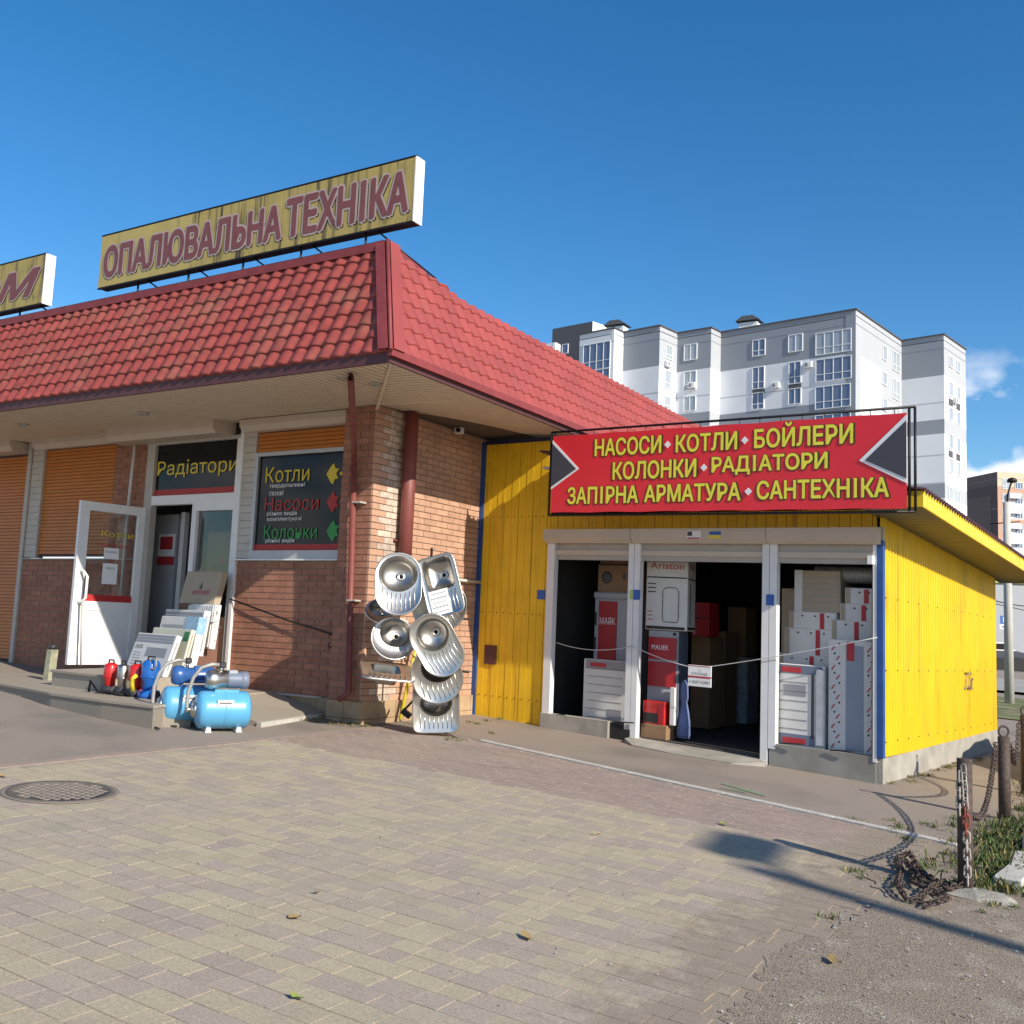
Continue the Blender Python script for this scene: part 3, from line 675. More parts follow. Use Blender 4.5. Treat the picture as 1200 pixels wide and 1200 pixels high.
# soffit boards, perpendicular to the walls, mitred at the hip
q = MB(); q.box(XL, EX-.03, EY+.03, YB, EZ+.09, EZ+.093, 'soffit_gap'); q.build('soffit_backing', shop)
q = MB(); zs = lambda d: EZ+.005+.07*d/1.8
def board(poly):
    v = [Vector((x, y, zs(min(y-EY, EX-x) if x > SX else y-EY) if y < 9.5 or x < SX else zs(EX-x))) for x, y in poly]
    q.add(v+[p+Vector((0, 0, .012)) for p in v], [(0, 1, 2, 3), (7, 6, 5, 4), (0, 4, 5, 1), (1, 5, 6, 2), (2, 6, 7, 3), (3, 7, 4, 0)], 'soffit')
g = .02; x = XL
while x < EX-.05:
    x2 = x+.1-g; yt = lambda X: min(9.45, EY+.03+(EX-.03-X)*((PY-EY)/(EX-SX))) if X > SX-.3 else 9.45
    board([(x, EY+.032), (x2, EY+.032), (x2, max(EY+.033, yt(x2))), (x, max(EY+.034, yt(x)))]); x += .1
y = EY+.05
while y < 13:
    y2 = y+.1-g; xt = lambda Y: max(SX-.02, EX-.03-(Y-EY-.03)*((EX-SX)/(PY-EY)))
    board([(EX-.032, y), (EX-.032, y2), (min(EX-.033, xt(y2)+.01), y2), (min(EX-.034, xt(y)+.01), y)]); y += .1
q.build('soffit_boards', shop, (0, 0, 0), kind='stuff')
q = MB(); q.slab([(EX-.04, EY+.05), (SX-.02, PY-.02), (SX+.03, PY-.02), (EX, EY+.05)], EZ+.0, EZ+.004, 'soffit'); q.build('mitre_strip', shop)
for (px, py) in ((27, 497), (168, 484), (440, 449), (402, 442)):
    P = onZ(px, py, EZ+.03); q = MB(); q.lathe([(.075, P.z+.01), (.075, P.z-.02), (.055, P.z-.024), (.05, P.z+.005)], 'grey_plastic', 16, (P.x, P.y, 0)); q.build('spot_lamp', shop)
P = onY(536, 507, 10.75)
# downpipes
dp = thing('downpipe', 'thin red brown downpipe with bracket, front of the corner pillar beside the window', 'downpipe', (-8.1, PY-.1, .6))
q = MB(); T = onY(411, 432, 8.15); xb = fq(405, 818, PY-.09)[0]
a0 = Vector((-7.45, 7.62, EZ+.02)); 
tp = onY(413, 470, PY-.09)
q.tube([onZ(411, 437, EZ+.03), onZ(411, 443, EZ-.06), onY(415, 520, PY-.22), onY(415, 545, PY-.09)], .036, 'pipe_red', 10); q.build('bend', dp)
q = MB(); q.tube([onY(415, 543, PY-.09), Vector((xb+.015, PY-.07, .70)), Vector((xb-.03, PY-.18, .62))], .036, 'pipe_red', 10); q.build('pipe', dp)
for z in (1.75, 2.9):
    q = MB(); q.box(xb-.05, xb+.07, PY-.12, PY-.0, z, z+.02, 'grey_plastic'); q.build('bracket', dp)
P0 = onX(478, 600, SX+.13)
dp2 = thing('flue_pipe', 'thick dark red vertical pipe on the sunny side wall of the brick shop', 'pipe', (SX+.13, P0.y, 2.0))
q = MB(); q.cyl((SX+.12, P0.y, 2.0), (SX+.12, P0.y, ZT-.02), .082, 'pipe_red', 20); q.build('pipe', dp2)
q = MB(); q.box(SX, SX+.05, P0.y-.1, P0.y+.1, 2.5, 2.52, 'pipe_red'); q.box(SX, SX+.05, P0.y-.1, P0.y+.1, 3.6, 3.62, 'pipe_red'); q.build('bracket', dp2)
# small things on walls
P = onX(538, 505, SX+.1); cm = thing('security_camera', 'small white security camera under the eave beside the yellow wall', 'camera', P)
q = MB(); q.box(P.x-.04, P.x+.06, P.y-.05, P.y+.03, P.z-.04, P.z+.04, 'white'); q.build('body', cm); q = MB(); q.cyl((P.x+.03, P.y-.05, P.z), (P.x+.03, P.y-.08, P.z), .03, 'black'); q.build('lens', cm); q = MB(); q.cyl((P.x, P.y, P.z+.02), (P.x, P.y, P.z+.12), .015, 'grey_plastic', 6); q.build('bracket', cm)
P = onX(558, 682, SX+.04); q = MB(); q.cyl((SX+.06, P.y-.5, P.z), (SX+.06, 11.5, P.z), .022, 'concrete_pole', 8); q.build('conduit', None, label='thin pale horizontal pipe entering the yellow wall from the brick', category='pipe')
# hand rail of the entrance
a = onY(270, 702, FY-.05); b = onY(392, 745, FY-.06)
rl = thing('wall_bar', 'thin black diagonal bar and bracket on the brick wall beside the entrance', 'railing', (b.x, FY-.02, b.z))
q = MB(); q.tube([a, onY(340, 728, FY-.07), onY(380, 740, FY-.07), b], .011, 'dark_metal', 6); q.build('bar', rl)
q = MB(); c = onY(394, 745, FY-.02); q.box(c.x-.012, c.x+.012, FY-.02, FY, c.z-.17, c.z+.14, 'dark_metal'); q.tube([(c.x-.06, FY-.06, c.z-.08), (c.x-.09, FY-.06, c.z-.12), (c.x-.04, FY-.05, c.z-.15), (c.x, FY-.02, c.z-.1)], .008, 'dark_metal', 6); q.build('bracket', rl)
q = MB(); q.tube([onY(158, 522, FY-.1), onY(150, 597, FY-.1)], .022, 'wire_white', 8); q.tube([onY(150, 597, FY-.1), onY(141, 700, FY-.1)], .02, 'wire_white', 8); q.build('white_pipe', None, label='thin white pipe on the brick column left of the entrance', category='pipe')

# steps
stp = thing('entrance_steps', 'two low granite steps in front of the shop entrance', 'steps', (-11, 8, .45))
q = MB(); top = [(0, 801), (30, 806), (60, 812), (120, 820), (180, 827)]
e = [onZ(x, y, .61) for x, y in top]; poly = [(-19, e[0].y+2.2), (-15, e[0].y+.9)]+[(p.x, p.y) for p in e]+[(-8.32, 7.04), (-8.2, 7.3), (-8.9, 7.95), (-9.1, FY+.05), (-19, FY+.05)]
q.slab(poly, .2, .585, 'grey_granite'); q.build('riser', stp)
cx_, cy_ = -12, 8.6
q = MB(); q.slab([(cx_+(x-cx_)*1.004, cy_+(y-cy_)*1.01 if y < 9 else y) for x, y in poly], .585, .61, 'granite_step'); q.build('tread', stp)
a = onZ(60, 803, .61); b = onZ(105, 811, .61)
poly = [(a.x, a.y), (-9.95, b.y+.12), (-9.82, 7.66), (-9.35, 7.76), (-9.38, 8.5), (-9.98, 8.62), (-9.98, FY-.05), (a.x-.25, FY-.05)]
q = MB(); q.slab(poly, .61, .77, 'granite_step'); q.build('riser', stp)
q = MB(); q.slab([(x-.02 if x < -11 else x, y-.02) for x, y in poly], .77, .795, 'granite_step'); q.build('tread', stp)
# side ramp wedge
q = MB(); q.slab([(-9.05, 7.95), (-7.92, 7.97), (-8.25, FY-.06), (-9.05, FY-.06)], .3, lambda x, y: .60 if x < -9 else gz(x)+.045, 'granite_step')
q.build('side_ramp', stp)
q = MB(); q.slab([(-7.93, 7.95), (-7.86, 7.95), (-8.19, FY-.06), (-8.26, FY-.06)], .3, gz(-8.0)+.045, 'kerb'); q.build('edge_stone', stp)
q = MB(); P = gp(57, 800); P = onZ(57, 797, .61); bo = thing('marble_stub_post', 'short pale green stone post at the left end of the entrance steps', 'post', P)
q.prism([(P.x-.05, .60), (P.x+.05, .60), (P.x+.075, 1.0), (P.x-.02, 1.0)], P.y-.05, P.y+.05, 'marble'); q.build('shaft', bo); q = MB(); q.cyl((P.x+.025, P.y, 1.0), (P.x+.025, P.y, 1.06), .05, 'cast_iron'); q.build('cap', bo)

# ------------------------------------------------------------ roof signs
def roof_sign(name, x0, x1, z0, z1, label, k='sign_yellow', seams=()):
    Y0, Y1 = 8.2, 8.34; t = thing(name, label, 'sign', ((x0+x1)/2, Y0, RZ))
    edges = [x0]+list(seams)+[x1]
    for i, (a, b) in enumerate(zip(edges, edges[1:])):
        q = MB(); q.box(a+.003, b-.003, Y0-.006, Y0, z0+.01, z1-.01, 'sign_clean' if i == 0 and len(edges) > 2 else k); q.build('face_panel', t)
    q = MB(); q.box(x0, x1-.012, Y0, Y1, z0, z1, 'dark_metal'); q.build('box', t)
    q = MB(); q.box(x1-.011, x1+.006, Y0-.008, Y1+.002, z0-.002, z1+.002, 'white'); q.build('end_cap', t)
    q = MB(); q.box(x0-.006, x1+.006, Y0-.01, Y0+.02, z1, z1+.012, 'dark_metal'); q.box(x0-.006, x1, Y0-.01, Y0+.02, z0-.012, z0, 'dark_metal'); q.build('edge_strip', t)
    return t
s1 = roof_sign('roof_sign', -11.62, -6.385, 5.785, 6.51, 'long weathered yellow rooftop sign reading ОПАЛЮВАЛЬНА ТЕХНІКА', seams=(-9.86, -8.31))
def sign_text(s, t, x0, x1, z0, z1, bold=.016, shear=0):
    text(s, W, x0+.034, x1+.034, z0-.032, z1-.032, 8.193, 'black', t, name='letter_shadow', ring=.006, shear=shear, th=.001)
    text(s, W, x0, x1, z0, z1, 8.189, 'sign_outline', t, name='letter_outline', ring=.042, shear=shear, th=.001)
    text(s, W, x0, x1, z0, z1, 8.185, 'sign_letter', t, name='lettering', ring=bold, shear=shear, th=.001)
a = onY(123, 300, 8.18); b = onY(328, 270, 8.18); c = onY(336, 260, 8.18); d = onY(477, 230, 8.18)
sign_text('ОПАЛЮВАЛЬНА', s1, a.x, b.x, 5.92, 6.33); sign_text('ТЕХНІКА', s1, c.x, d.x, 5.92, 6.36)
for px in (164, 222, 285, 352, 427):
    P = onY(px, 310, 8.24); q = MB(); q.tube([(P.x, 8.24, RZ), (P.x, 8.24, 5.79)], .014, 'dark_metal', 6); q.build('support_post', s1)
    q = MB(); q.tube([(P.x+.14, 8.26, 5.79), (P.x+.5, 8.9, 5.4)], .011, 'dark_metal', 6); q.build('brace', s1)
s2 = roof_sign('roof_sign', -17.5, -12.83, 5.75, 6.47, 'yellow rooftop sign cut by the left edge, ending in a script letter')
sign_text('ком', s2, onY(-60, 330, 8.18).x, onY(45, 330, 8.18).x, 5.90, 6.28, bold=.02, shear=.35)
for px in (25, -30):
    P = onY(px, 350, 8.24); q = MB(); q.tube([(P.x, 8.24, RZ), (P.x, 8.24, 5.76)], .014, 'dark_metal', 6); q.build('support_post', s2)
    q = MB(); q.tube([(P.x+.4, 8.26, 5.76), (P.x+.8, 8.9, 5.4)], .011, 'dark_metal', 6); q.build('brace', s2)

# ------------------------------------------------------------ yellow hut
hut = thing('yellow_hut', 'yellow metal clad hut with three shop openings joined to the brick shop', 'kiosk', (-4.8, 11.3, .2))
TL, TR = 0.02, 5.37; HZ = 2.99
def hbox(name, *bs, parent=hut, fr=None, **kw):
    q = MB(fr or HUT)
    for b in bs: q.box(*b)
    return q.build(name, parent, **kw)
# left infill boards
x = .075
i = 0
while x < 1.17:
    w_ = min(.118, 1.19-x); q = MB(HUT)
    q.prism([(x+.002, .2), (x+w_-.004, .2), (x+w_-.004, 4.01), (x+.002, 4.01)], -.012+.004*(i % 2), .03, 'yellow_front'); q.build('board', hut); x += .118; i += 1
q = MB(HUT)
for zz in (.62, 1.72, 3.0):
    for i_ in range(10): q.cyl((.13+i_*.118, -.02, zz), (.13+i_*.118, -.012, zz), .007, 'dark_metal', 6)
q.build('screws', hut, kind='stuff')
hbox('backing', (0, 1.19, .031, .05, .2, 4.0, 'dark_blue'))
hbox('blue_trim', (-.0, .072, -.03, .04, .15, 4.04, 'blue_post'), (.072, 1.4, -.03, .0, 4.0, 4.05, 'dark_blue'), label='blue edge trim beside the brick wall')
hbox('meter_plate', (.20, .40, -.03, -.02, 1.03, 1.28, 'maroon'))
q = hq(635, 697); hbox('notice_sticker', (q[0]-.06, q[0]+.06, -.022, -.016, q[1]-.06, q[1]+.06, 'label_blue'))
# boards over the openings
x = 1.19; i = 0
while x < 5.36:
    w_ = min(.118, 5.365-x); q = MB(HUT); q.prism([(x+.002, 2.80), (x+w_-.004, 2.80), (x+w_-.004, 3.02), (x+.002, 3.02)], -.01+.004*(i % 2), .03, 'yellow_front'); q.build('board', hut); x += .118; i += 1
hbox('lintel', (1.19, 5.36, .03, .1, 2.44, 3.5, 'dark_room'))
# shutter boxes
def hsbox(t0, t1):
    q = MB(Fr(HUT.o, HUT.y, HUT.x, HUT.z)); q.prism([(.03, 2.815), (-.17, 2.815), (-.17, 2.70), (-.11, 2.645), (.03, 2.645)], t0, t1, 'box_cream'); return q.build('shutter_box', hut)
hsbox(1.19, 2.475); hsbox(2.485, 4.2); hsbox(4.205, 5.42)
q = hq(815, 628, -.17); hbox('sticker', (q[0]-.11, q[0]+.07, -.176, -.171, q[1]-.04, q[1]+.06, 'white'), (q[0]-.10, q[0]-.04, -.18, -.177, q[1]+.0, q[1]+.05, 'label_dark'), (q[0]-.10, q[0]+.06, -.18, -.177, q[1]-.035, q[1]-.02, 'label_red'))
q = hq(838, 628, -.17); hbox('sticker', (q[0]-.07, q[0]+.07, -.176, -.171, q[1]+.01, q[1]+.05, 'label_blue'), (q[0]-.07, q[0]+.07, -.176, -.171, q[1]-.03, q[1]+.01, 'yellow_plastic'))
# posts and rails
z0 = .42
for (a, b) in ((1.19, 1.30), (2.40, 2.475), (2.482, 2.56), (4.12, 4.20), (4.207, 4.29), (5.335, 5.375)):
    q = MB(HUT); q.box(a, b, -.05, .04, .18 if a > 2.4 and a < 4.2 else .42, 2.645, 'white_plastic'); q.build('post', hut)
for (a, b) in ((1.30, 2.40), (2.56, 4.12), (4.29, 5.335)):
    hbox('shutter_end_bar', (a, b, -.03, .0, 2.50, 2.56, 'box_cream')); hbox('head_rail', (a, b, .0, .03, 2.44, 2.645, 'grey_plastic'))
hbox('kick_panel', (4.22, 5.36, -.04, .02, .18, .475, 'kick_plate'))
hbox('sill_block', (1.2, 2.2, -.10, .04, .28, .49, 'concrete'), (2.2, 2.47, -.05, .04, .26, .48, 'dark_room'))
q = MB(HUT)
for b in ((1.32, .48), (2.3, .49), (4.35, .49), (4.9, .485)): q.tube([(b[0], -.06, b[1]), (b[0]+.25, -.08, b[1]+.02)], .008, 'dark_metal', 5)
q.build('bolt', hut)
hbox('corner_trim', (5.376, 5.44, -.055, .02, .47, 2.69, 'blue_post'), label='blue trim on the right corner')
hbox('corner_trim', (5.33, 5.44, -.05, .0, 2.69, 2.83, 'grey_plastic'))
for (px, py) in ((746, 697), (902, 703)):
    q = hq(px, py, -.05); hbox('sticker', (q[0]-.04, q[0]+.05, -.056, -.051, q[1]-.06, q[1]+.06, 'label_blue'))
q = hq(741, 697, -.05); hbox('sticker', (q[0]-.03, q[0]+.005, -.057, -.0565, q[1]-.055, q[1]+.055, 'lime'))
# shell
D_ = 5.25
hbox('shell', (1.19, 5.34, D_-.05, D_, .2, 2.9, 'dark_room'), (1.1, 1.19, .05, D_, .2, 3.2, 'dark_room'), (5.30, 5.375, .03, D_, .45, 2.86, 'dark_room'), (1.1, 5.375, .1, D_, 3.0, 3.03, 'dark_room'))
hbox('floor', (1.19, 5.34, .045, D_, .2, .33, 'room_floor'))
hbox('plinth', (5.34, 5.43, -.03, D_, -.1, .46, 'concrete'))
# right wall: profiled sheets, each its own part
SW = Fr(HUT((5.38, 0, 0)), (.1028, .9947, -.012), (-.9947, .1028, .0), (0, 0, 1))
def ribs(fr, x0, x1, z0, z1, k, amp=.026, pitch=.10, name='wall_sheet', parent=hut):
    q = MB(fr); xs_ = []; x = x0
    while x < x1-1e-4:
        for (f_, h) in ((0, 0), (.56, 0), (.68, amp), (.88, amp)):
            if x+f_*pitch < x1: xs_.append((x+f_*pitch, h))
        x += pitch
    xs_.append((x1, 0)); n = len(xs_)
    v = [(a, -h-.02, z(a) if callable(z) else z) for z in (z0, z1) for a, h in xs_]
    q.add(v, [(i, i+1, n+i+1, n+i) for i in range(n-1)], k); return q.build(name, parent)
ztop = lambda a: 2.97-.036*a
x = -.02
while x < D_: ribs(SW, x, min(x+1.1, D_), .47, ztop, 'yellow'); x += 1.1
q = MB(SW)
for zz in (.62, 1.35, 2.1):
    for i_ in range(13): q.cyl((.08+i_*.4, -.03, zz), (.08+i_*.4, -.052, zz), .008, 'dark_metal', 6)
q.build('screws', hut, kind='stuff')
for i_ in range(1, 5): q = MB(SW); q.box(-.02+1.1*i_-.003, -.02+1.1*i_+.003, -.0235, -.0205, .48, 2.8, 'label_dark'); q.build('sheet_joint', hut)
# scribble
text('SOSit', SW, 3.35, 3.85, 1.10, 1.34, -.045, 'label_dark', hut, name='graffiti_lettering', shear=.3)
# roof
RT = Fr(HUT.o, HUT.x, HUT.y, HUT.z)
def rzf(t, y): return 3.52-.112*(t-1.42)-.03*y     # underside height of the lean-to roof
poly = [(1.42, -.55), (5.96, -.55), (5.96, D_+.6), (1.42, D_+.6)]
q = MB(HUT); v = [(t, y, max(rzf(t, y), 3.0-.036*max(y, 0)) if t < 5 else 3.0-.05*max(y, 0)) for t, y in poly]
q.add([*v, *[(a, b, c+.03) for a, b, c in v]], [(3, 2, 1, 0), (4, 5, 6, 7), (0, 1, 5, 4), (1, 2, 6, 5), (2, 3, 7, 6), (3, 0, 4, 7)], 'box_cream'); q.build('roof_deck', hut)
# side soffit ribs and fascia
SO = Fr(HUT((5.36, -.55, 3.0)), HUT.y-Vector((0, 0, .06)), HUT.x, (0, 0, 1))
q = MB(SO); x = 0; n = 0; vs2 = []
while x < D_+1.1:
    vs2 += [(x, -.012), (x+.05, -.012), (x+.065, -.03), (x+.085, -.03)]; x += .1
v = [(a, 0, h) for a, h in vs2]+[(a, .60, h+.0) for a, h in vs2]; n = len(vs2)
q.add(v, [(i, i+1, n+i+1, n+i) for i in range(n-1)], 'soffit_metal'); q.build('soffit_sheet', hut)
q = MB(SO); q.box(-.02, D_+1.16, .60, .62, -.03, .125, 'yellow'); q.build('fascia', hut)
q = MB(SO); q.box(-.02, -.001, -.3, .599, -.03, .125, 'yellow'); q.build('front_fascia', hut)
q = MB(SO); vs2 = []; x = -.04
while x < D_+1.16: vs2 += [(x, .13), (x+.04, .13), (x+.055, .16), (x+.085, .16)]; x += .1
v = [(a, .64, h) for a, h in vs2]+[(a, -4.0, h+.62) for a, h in vs2]+[(a, .64, h-.02) for a, h in vs2]; n = len(vs2)
q.add(v, [(i, i+1, n+i+1, n+i) for i in range(n-1)]+[(2*n+i, 2*n+i+1, i+1, i) for i in range(n-1)], 'maroon'); q.build('roof_sheet', hut)
# small white camera in the right bay
q = hq(1023, 655, -.03); hbox('small_camera', (q[0]-.03, q[0]+.02, -.12, -.04, q[1]-.06, q[1]+.03, 'white'))

# banner
BY = -.62
def bq(px, py): return hq(px, py, BY)
b = [bq(646.7, 506.8), bq(1074, 476.5), bq(1071, 597), bq(642, 604)]
zt = (b[0][1]+b[1][1])/2; zb = (b[2][1]+b[3][1])/2; t0, t1 = b[0][0], (b[1][0]+b[2][0])/2
BN = Fr(HUT((0, BY, 0)), HUT.x+Vector((0, 0, (b[1][1]-b[0][1])/(b[1][0]-b[0][0]))), HUT.y, HUT.z)
zt = b[0][1]-(b[1][1]-b[0][1])/(b[1][0]-b[0][0])*b[0][0]; zb = b[3][1]-(b[1][1]-b[0][1])/(b[1][0]-b[0][0])*b[3][0]
ban = thing('shop_banner', 'wide red banner with yellow Ukrainian lettering above the openings of the yellow hut', 'banner', HUT((3.6, BY, 2.95)))
for (a, bb) in (((t0, zt), (t1, zt)), ((t0, zb), (t1, zb)), ((t0, zb), (t0, zt)), ((t1, zb), (t1, zt)), ((t0+.05, zb), (t0+.05, zt)), ((t1-.055, zb), (t1-.055, zt))):
    q = MB(BN); q.tube([(a[0], 0, a[1]), (bb[0], 0, bb[1])], .014, 'dark_metal', 6); q.build('frame_tube', ban)
cx0, cx1, cz0, cz1 = t0+.045, t1-.07, zb+.03, zt-.06
q = MB(BN); nx_, nz_ = 48, 8; v = []
for j in range(nz_+1):
    for i in range(nx_+1):
        u, w2 = i/nx_, j/nz_; e = math.sin(math.pi*u*12)*.004*(1 if j in (0, nz_) else 0)
        v.append((cx0+(cx1-cx0)*u, -.0315+.0014*math.sin(u*23+w2*3)*math.sin(math.pi*w2)+.0008*math.sin(u*51+w2*7), cz0+(cz1-cz0)*w2+e))
q.add(v, [(j*(nx_+1)+i, j*(nx_+1)+i+1, (j+1)*(nx_+1)+i+1, (j+1)*(nx_+1)+i) for j in range(nz_) for i in range(nx_)], 'banner_red', True); q.build('sheet', ban)
hh = cz1-cz0; my = cz0+hh*.60
q = MB(BN); q.prism([(cx0, cz1-.05), (cx0+.40, my-.04), (cx0, cz0+hh*.30)], -.040, -.034, 'white'); q.build('white_wedge', ban); q = MB(BN); q.prism([(cx1, cz1-.02), (cx1-.46, my-.08), (cx1, cz0+hh*.26)], -.040, -.034, 'white'); q.build('white_wedge', ban)
q = MB(BN); q.prism([(cx0, cz1-.09), (cx0+.36, my-.04), (cx0, cz0+hh*.335)], -.045, -.041, 'banner_grey'); q.build('grey_wedge', ban); q = MB(BN); q.prism([(cx1, cz1-.08), (cx1-.40, my-.08), (cx1, cz0+hh*.31)], -.045, -.041, 'banner_grey'); q.build('grey_wedge', ban)
def btext(s, p0, p1, y0, y1, **kw):
    a = hq(p0, y0, BY-.04); c = hq(p0, y1, BY-.04); e = hq(p1, y0, BY-.04)
    sl_ = (b[1][1]-b[0][1])/(b[1][0]-b[0][0]); az = a[1]-sl_*a[0]; cz = c[1]-sl_*c[0]
    text(s, BN, a[0]-.005, e[0]+.012, az-.006, cz+.001, -.0342, 'banner_dark', ban, name='letter_shadow', th=.0005, ring=.013)
    return text(s, BN, a[0], e[0], az, cz, -.0372, 'banner_yellow', ban, th=.0005, ring=.006, **kw)
btext('НАСОСИ', 697, 774, 534.5, 515); btext('КОТЛИ', 792, 863, 530, 510); btext('БОЙЛЕРИ', 884, 999, 525, 497.5)
btext('КОЛОНКИ', 718, 815, 562, 542); btext('РАДІАТОРИ', 834, 969, 557, 536)
btext('ЗАПІРНА', 665, 747, 590.5, 571.5); btext('АРМАТУРА', 755, 867, 588, 569); btext('САНТЕХНІКА', 887, 1041, 585, 564)
for (px, py) in ((782.5, 521), (873, 516), (825, 548), (877, 576)):
    a = hq(px, py, BY-.04); sl_ = (b[1][1]-b[0][1])/(b[1][0]-b[0][0]); z = a[1]-sl_*a[0]; q = MB(BN); s_ = .042
    q.prism([(a[0]-s_, z), (a[0], z+s_), (a[0]+s_, z), (a[0], z-s_)], -.046, -.041, 'white'); q.build('dot', ban)
n = 18
for i in range(n):
    t = t0+.15+(t1-t0-.35)*i/(n-1)
    q = MB(BN); q.tube([(t, 0, zt), (t+.01, -.02, zt-.075)], .005, 'black', 4); q.build('cable_tie', ban); q = MB(BN); q.tube([(t-.01, 0, zb), (t, -.02, zb+.05)], .005, 'black', 4); q.build('cable_tie', ban)

# rope and hanging board across the openings
q = MB(HUT)
def rope(pts, n=10):
    out = []
    for (a, c, s_) in pts:
        for i in range(n+1): u = i/n; out.append((a[0]+(c[0]-a[0])*u, -.07, a[1]+(c[1]-a[1])*u-s_*4*u*(1-u)))
    return out
Rp = [hq(652, 753, -.07), hq(741, 757, -.07), hq(806, 781, -.07), hq(834, 781, -.07), hq(1028, 747, -.07)]
q.tube(rope([(Rp[0], Rp[1], .07), (Rp[1], Rp[2], .02), (Rp[3], Rp[4], .015)]), .005, 'wire_white', 5); q.build('rope', None, label='thin white rope strung across the three hut openings', category='rope')
sg = thing('hanging_board', 'small white two row board reading СКЛАД and МАГАЗИН hanging in the hut doorway', 'sign', HUT((Rp[2][0], -.08, Rp[2][1]-.2)))
a = hq(806, 804, -.085); c = hq(834, 781, -.085); zz0, zz1 = a[1]+.005, c[1]; zm = (zz0+zz1)/2-.01
q = MB(HUT); q.bbox(a[0], c[0], -.09, -.08, zz0, zm-.004, 'white', .004); q.build('lower_board', sg); q = MB(HUT); q.bbox(a[0], c[0], -.09, -.08, zm+.004, zz1, 'white', .004); q.build('upper_board', sg)
q = MB(HUT); q.box(a[0]+.005, c[0]-.005, -.0925, -.0905, zm-.012, zm+.008, 'label_red'); q.box(a[0]+.01, c[0]-.01, -.0925, -.0905, zz1-.012, zz1-.004, 'label_red'); q.build('red_line', sg)
text('СКЛАД', HUT, a[0]+.05, c[0]-.05, zm+.018, zm+.05, -.0905, 'black', sg, bold=.02); text('↑', HUT, (a[0]+c[0])/2-.01, (a[0]+c[0])/2+.012, zm+.056, zm+.082, -.0905, 'black', sg, bold=.02)
text('←МАГАЗИН', HUT, a[0]+.02, c[0]-.015, zz0+.035, zz0+.07, -.0905, 'black', sg, bold=.02)

# ------------------------------------------------------------ goods in the hut
def carton(name, label, cat, p0, pt, p1, pb, y, dep, k, group=None, rot=0, fr=None):
    a = hq(p0, pb, y); c = hq(p1, pt, y)
    base = HUT(((a[0]+c[0])/2, y+dep/2, a[1])); t = thing(name, label, cat, base, group)
    w2 = (c[0]-a[0])/2; h = c[1]-a[1]; f2 = Fr(base, HUT.x, HUT.y, HUT.z)
    if rot:
        m_ = Matrix.Rotation(R(rot), 3, 'Z'); f2 = Fr(base, m_ @ HUT.x, m_ @ HUT.y, HUT.z)
    q = MB(f2); q.bbox(-w2, w2, -dep/2, dep/2, 0, h, k, .008); q.build('body', t); return t, f2, w2, h, dep
def face(t, f2, dep, x0, x1, z0, z1, k, name='print', pr=.004):
    q = MB(f2); q.box(x0, x1, -dep/2-pr, -dep/2-.001, z0, z1, k); return q.build(name, t)
# bay one
t, f2, w2, h, dep = carton('wrapped_radiator', 'white wrapped radiator leaning low in the left opening of the hut', 'radiator', 682, 776, 738, 848, .18, .12, 'white_card')
for i in range(7): face(t, f2, dep, -w2+.06, w2-.1, .1+i*.1, .108+i*.1, 'label_grey', 'rib_line')
face(t, f2, dep, -w2+.03, w2-.02, h-.12, h-.01, 'label_grey', 'label_band'); face(t, f2, dep, -w2+.1, 0, h-.09, h-.04, 'label_red', 'label', .006); face(t, f2, dep, .04, w2-.1, .04, .22, 'label_grey', 'label', .006)
t, f2, w2, h, dep = carton('heating_boiler', 'grey boiler with tall red front panel marked МАЯК in the left opening', 'boiler', 693, 703, 738, 842, .55, .5, 'boiler_grey')
face(t, f2, dep, -w2+.07, w2-.18, h*.33, h-.03, 'boiler_red', 'front_panel', .012); text('МАЯК', f2, -w2+.09, w2-.20, h-.33, h-.24, -dep/2-.012, 'white', t)
q = MB(f2); q.bbox(-w2-.02, w2+.02, -dep/2-.02, dep/2, h, h+.09, 'boiler_grey', .02); q.build('top_cover', t)
for i in range(3): face(t, f2, dep, -w2+.01, -w2+.035, h-.35-i*.32, h-.18-i*.32, 'black', 'vent_slot')
t, f2, w2, h, dep = carton('cardboard_box', 'brown cardboard box with a round print on top of the red panelled boiler', 'box', 700, 662, 741, 695, .58, .4, 'cardboard')
q = MB(f2); q.lathe([(.08, -dep/2-.004), (.06, -dep/2-.006)], 'label_dark', 14, (-w2*.45, 0, h*.55), 'y'); q.build('print', t); face(t, f2, dep, w2-.14, w2-.09, h*.5, h*.7, 'label_dark'); face(t, f2, dep, -w2, w2, 0, .015, 'label_dark'); face(t, f2, dep, -w2, w2, h-.015, h, 'label_dark')
carton('cardboard_box', 'brown cardboard box highest in the left opening, above the round printed one', 'box', 703, 646, 741, 661, .6, .4, 'cardboard')
t, f2, w2, h, dep = carton('sack', 'dark plastic wrapped sack deep in the left opening of the hut', 'sack', 652, 770, 676, 845, 1.2, .4, 'boiler_blue')
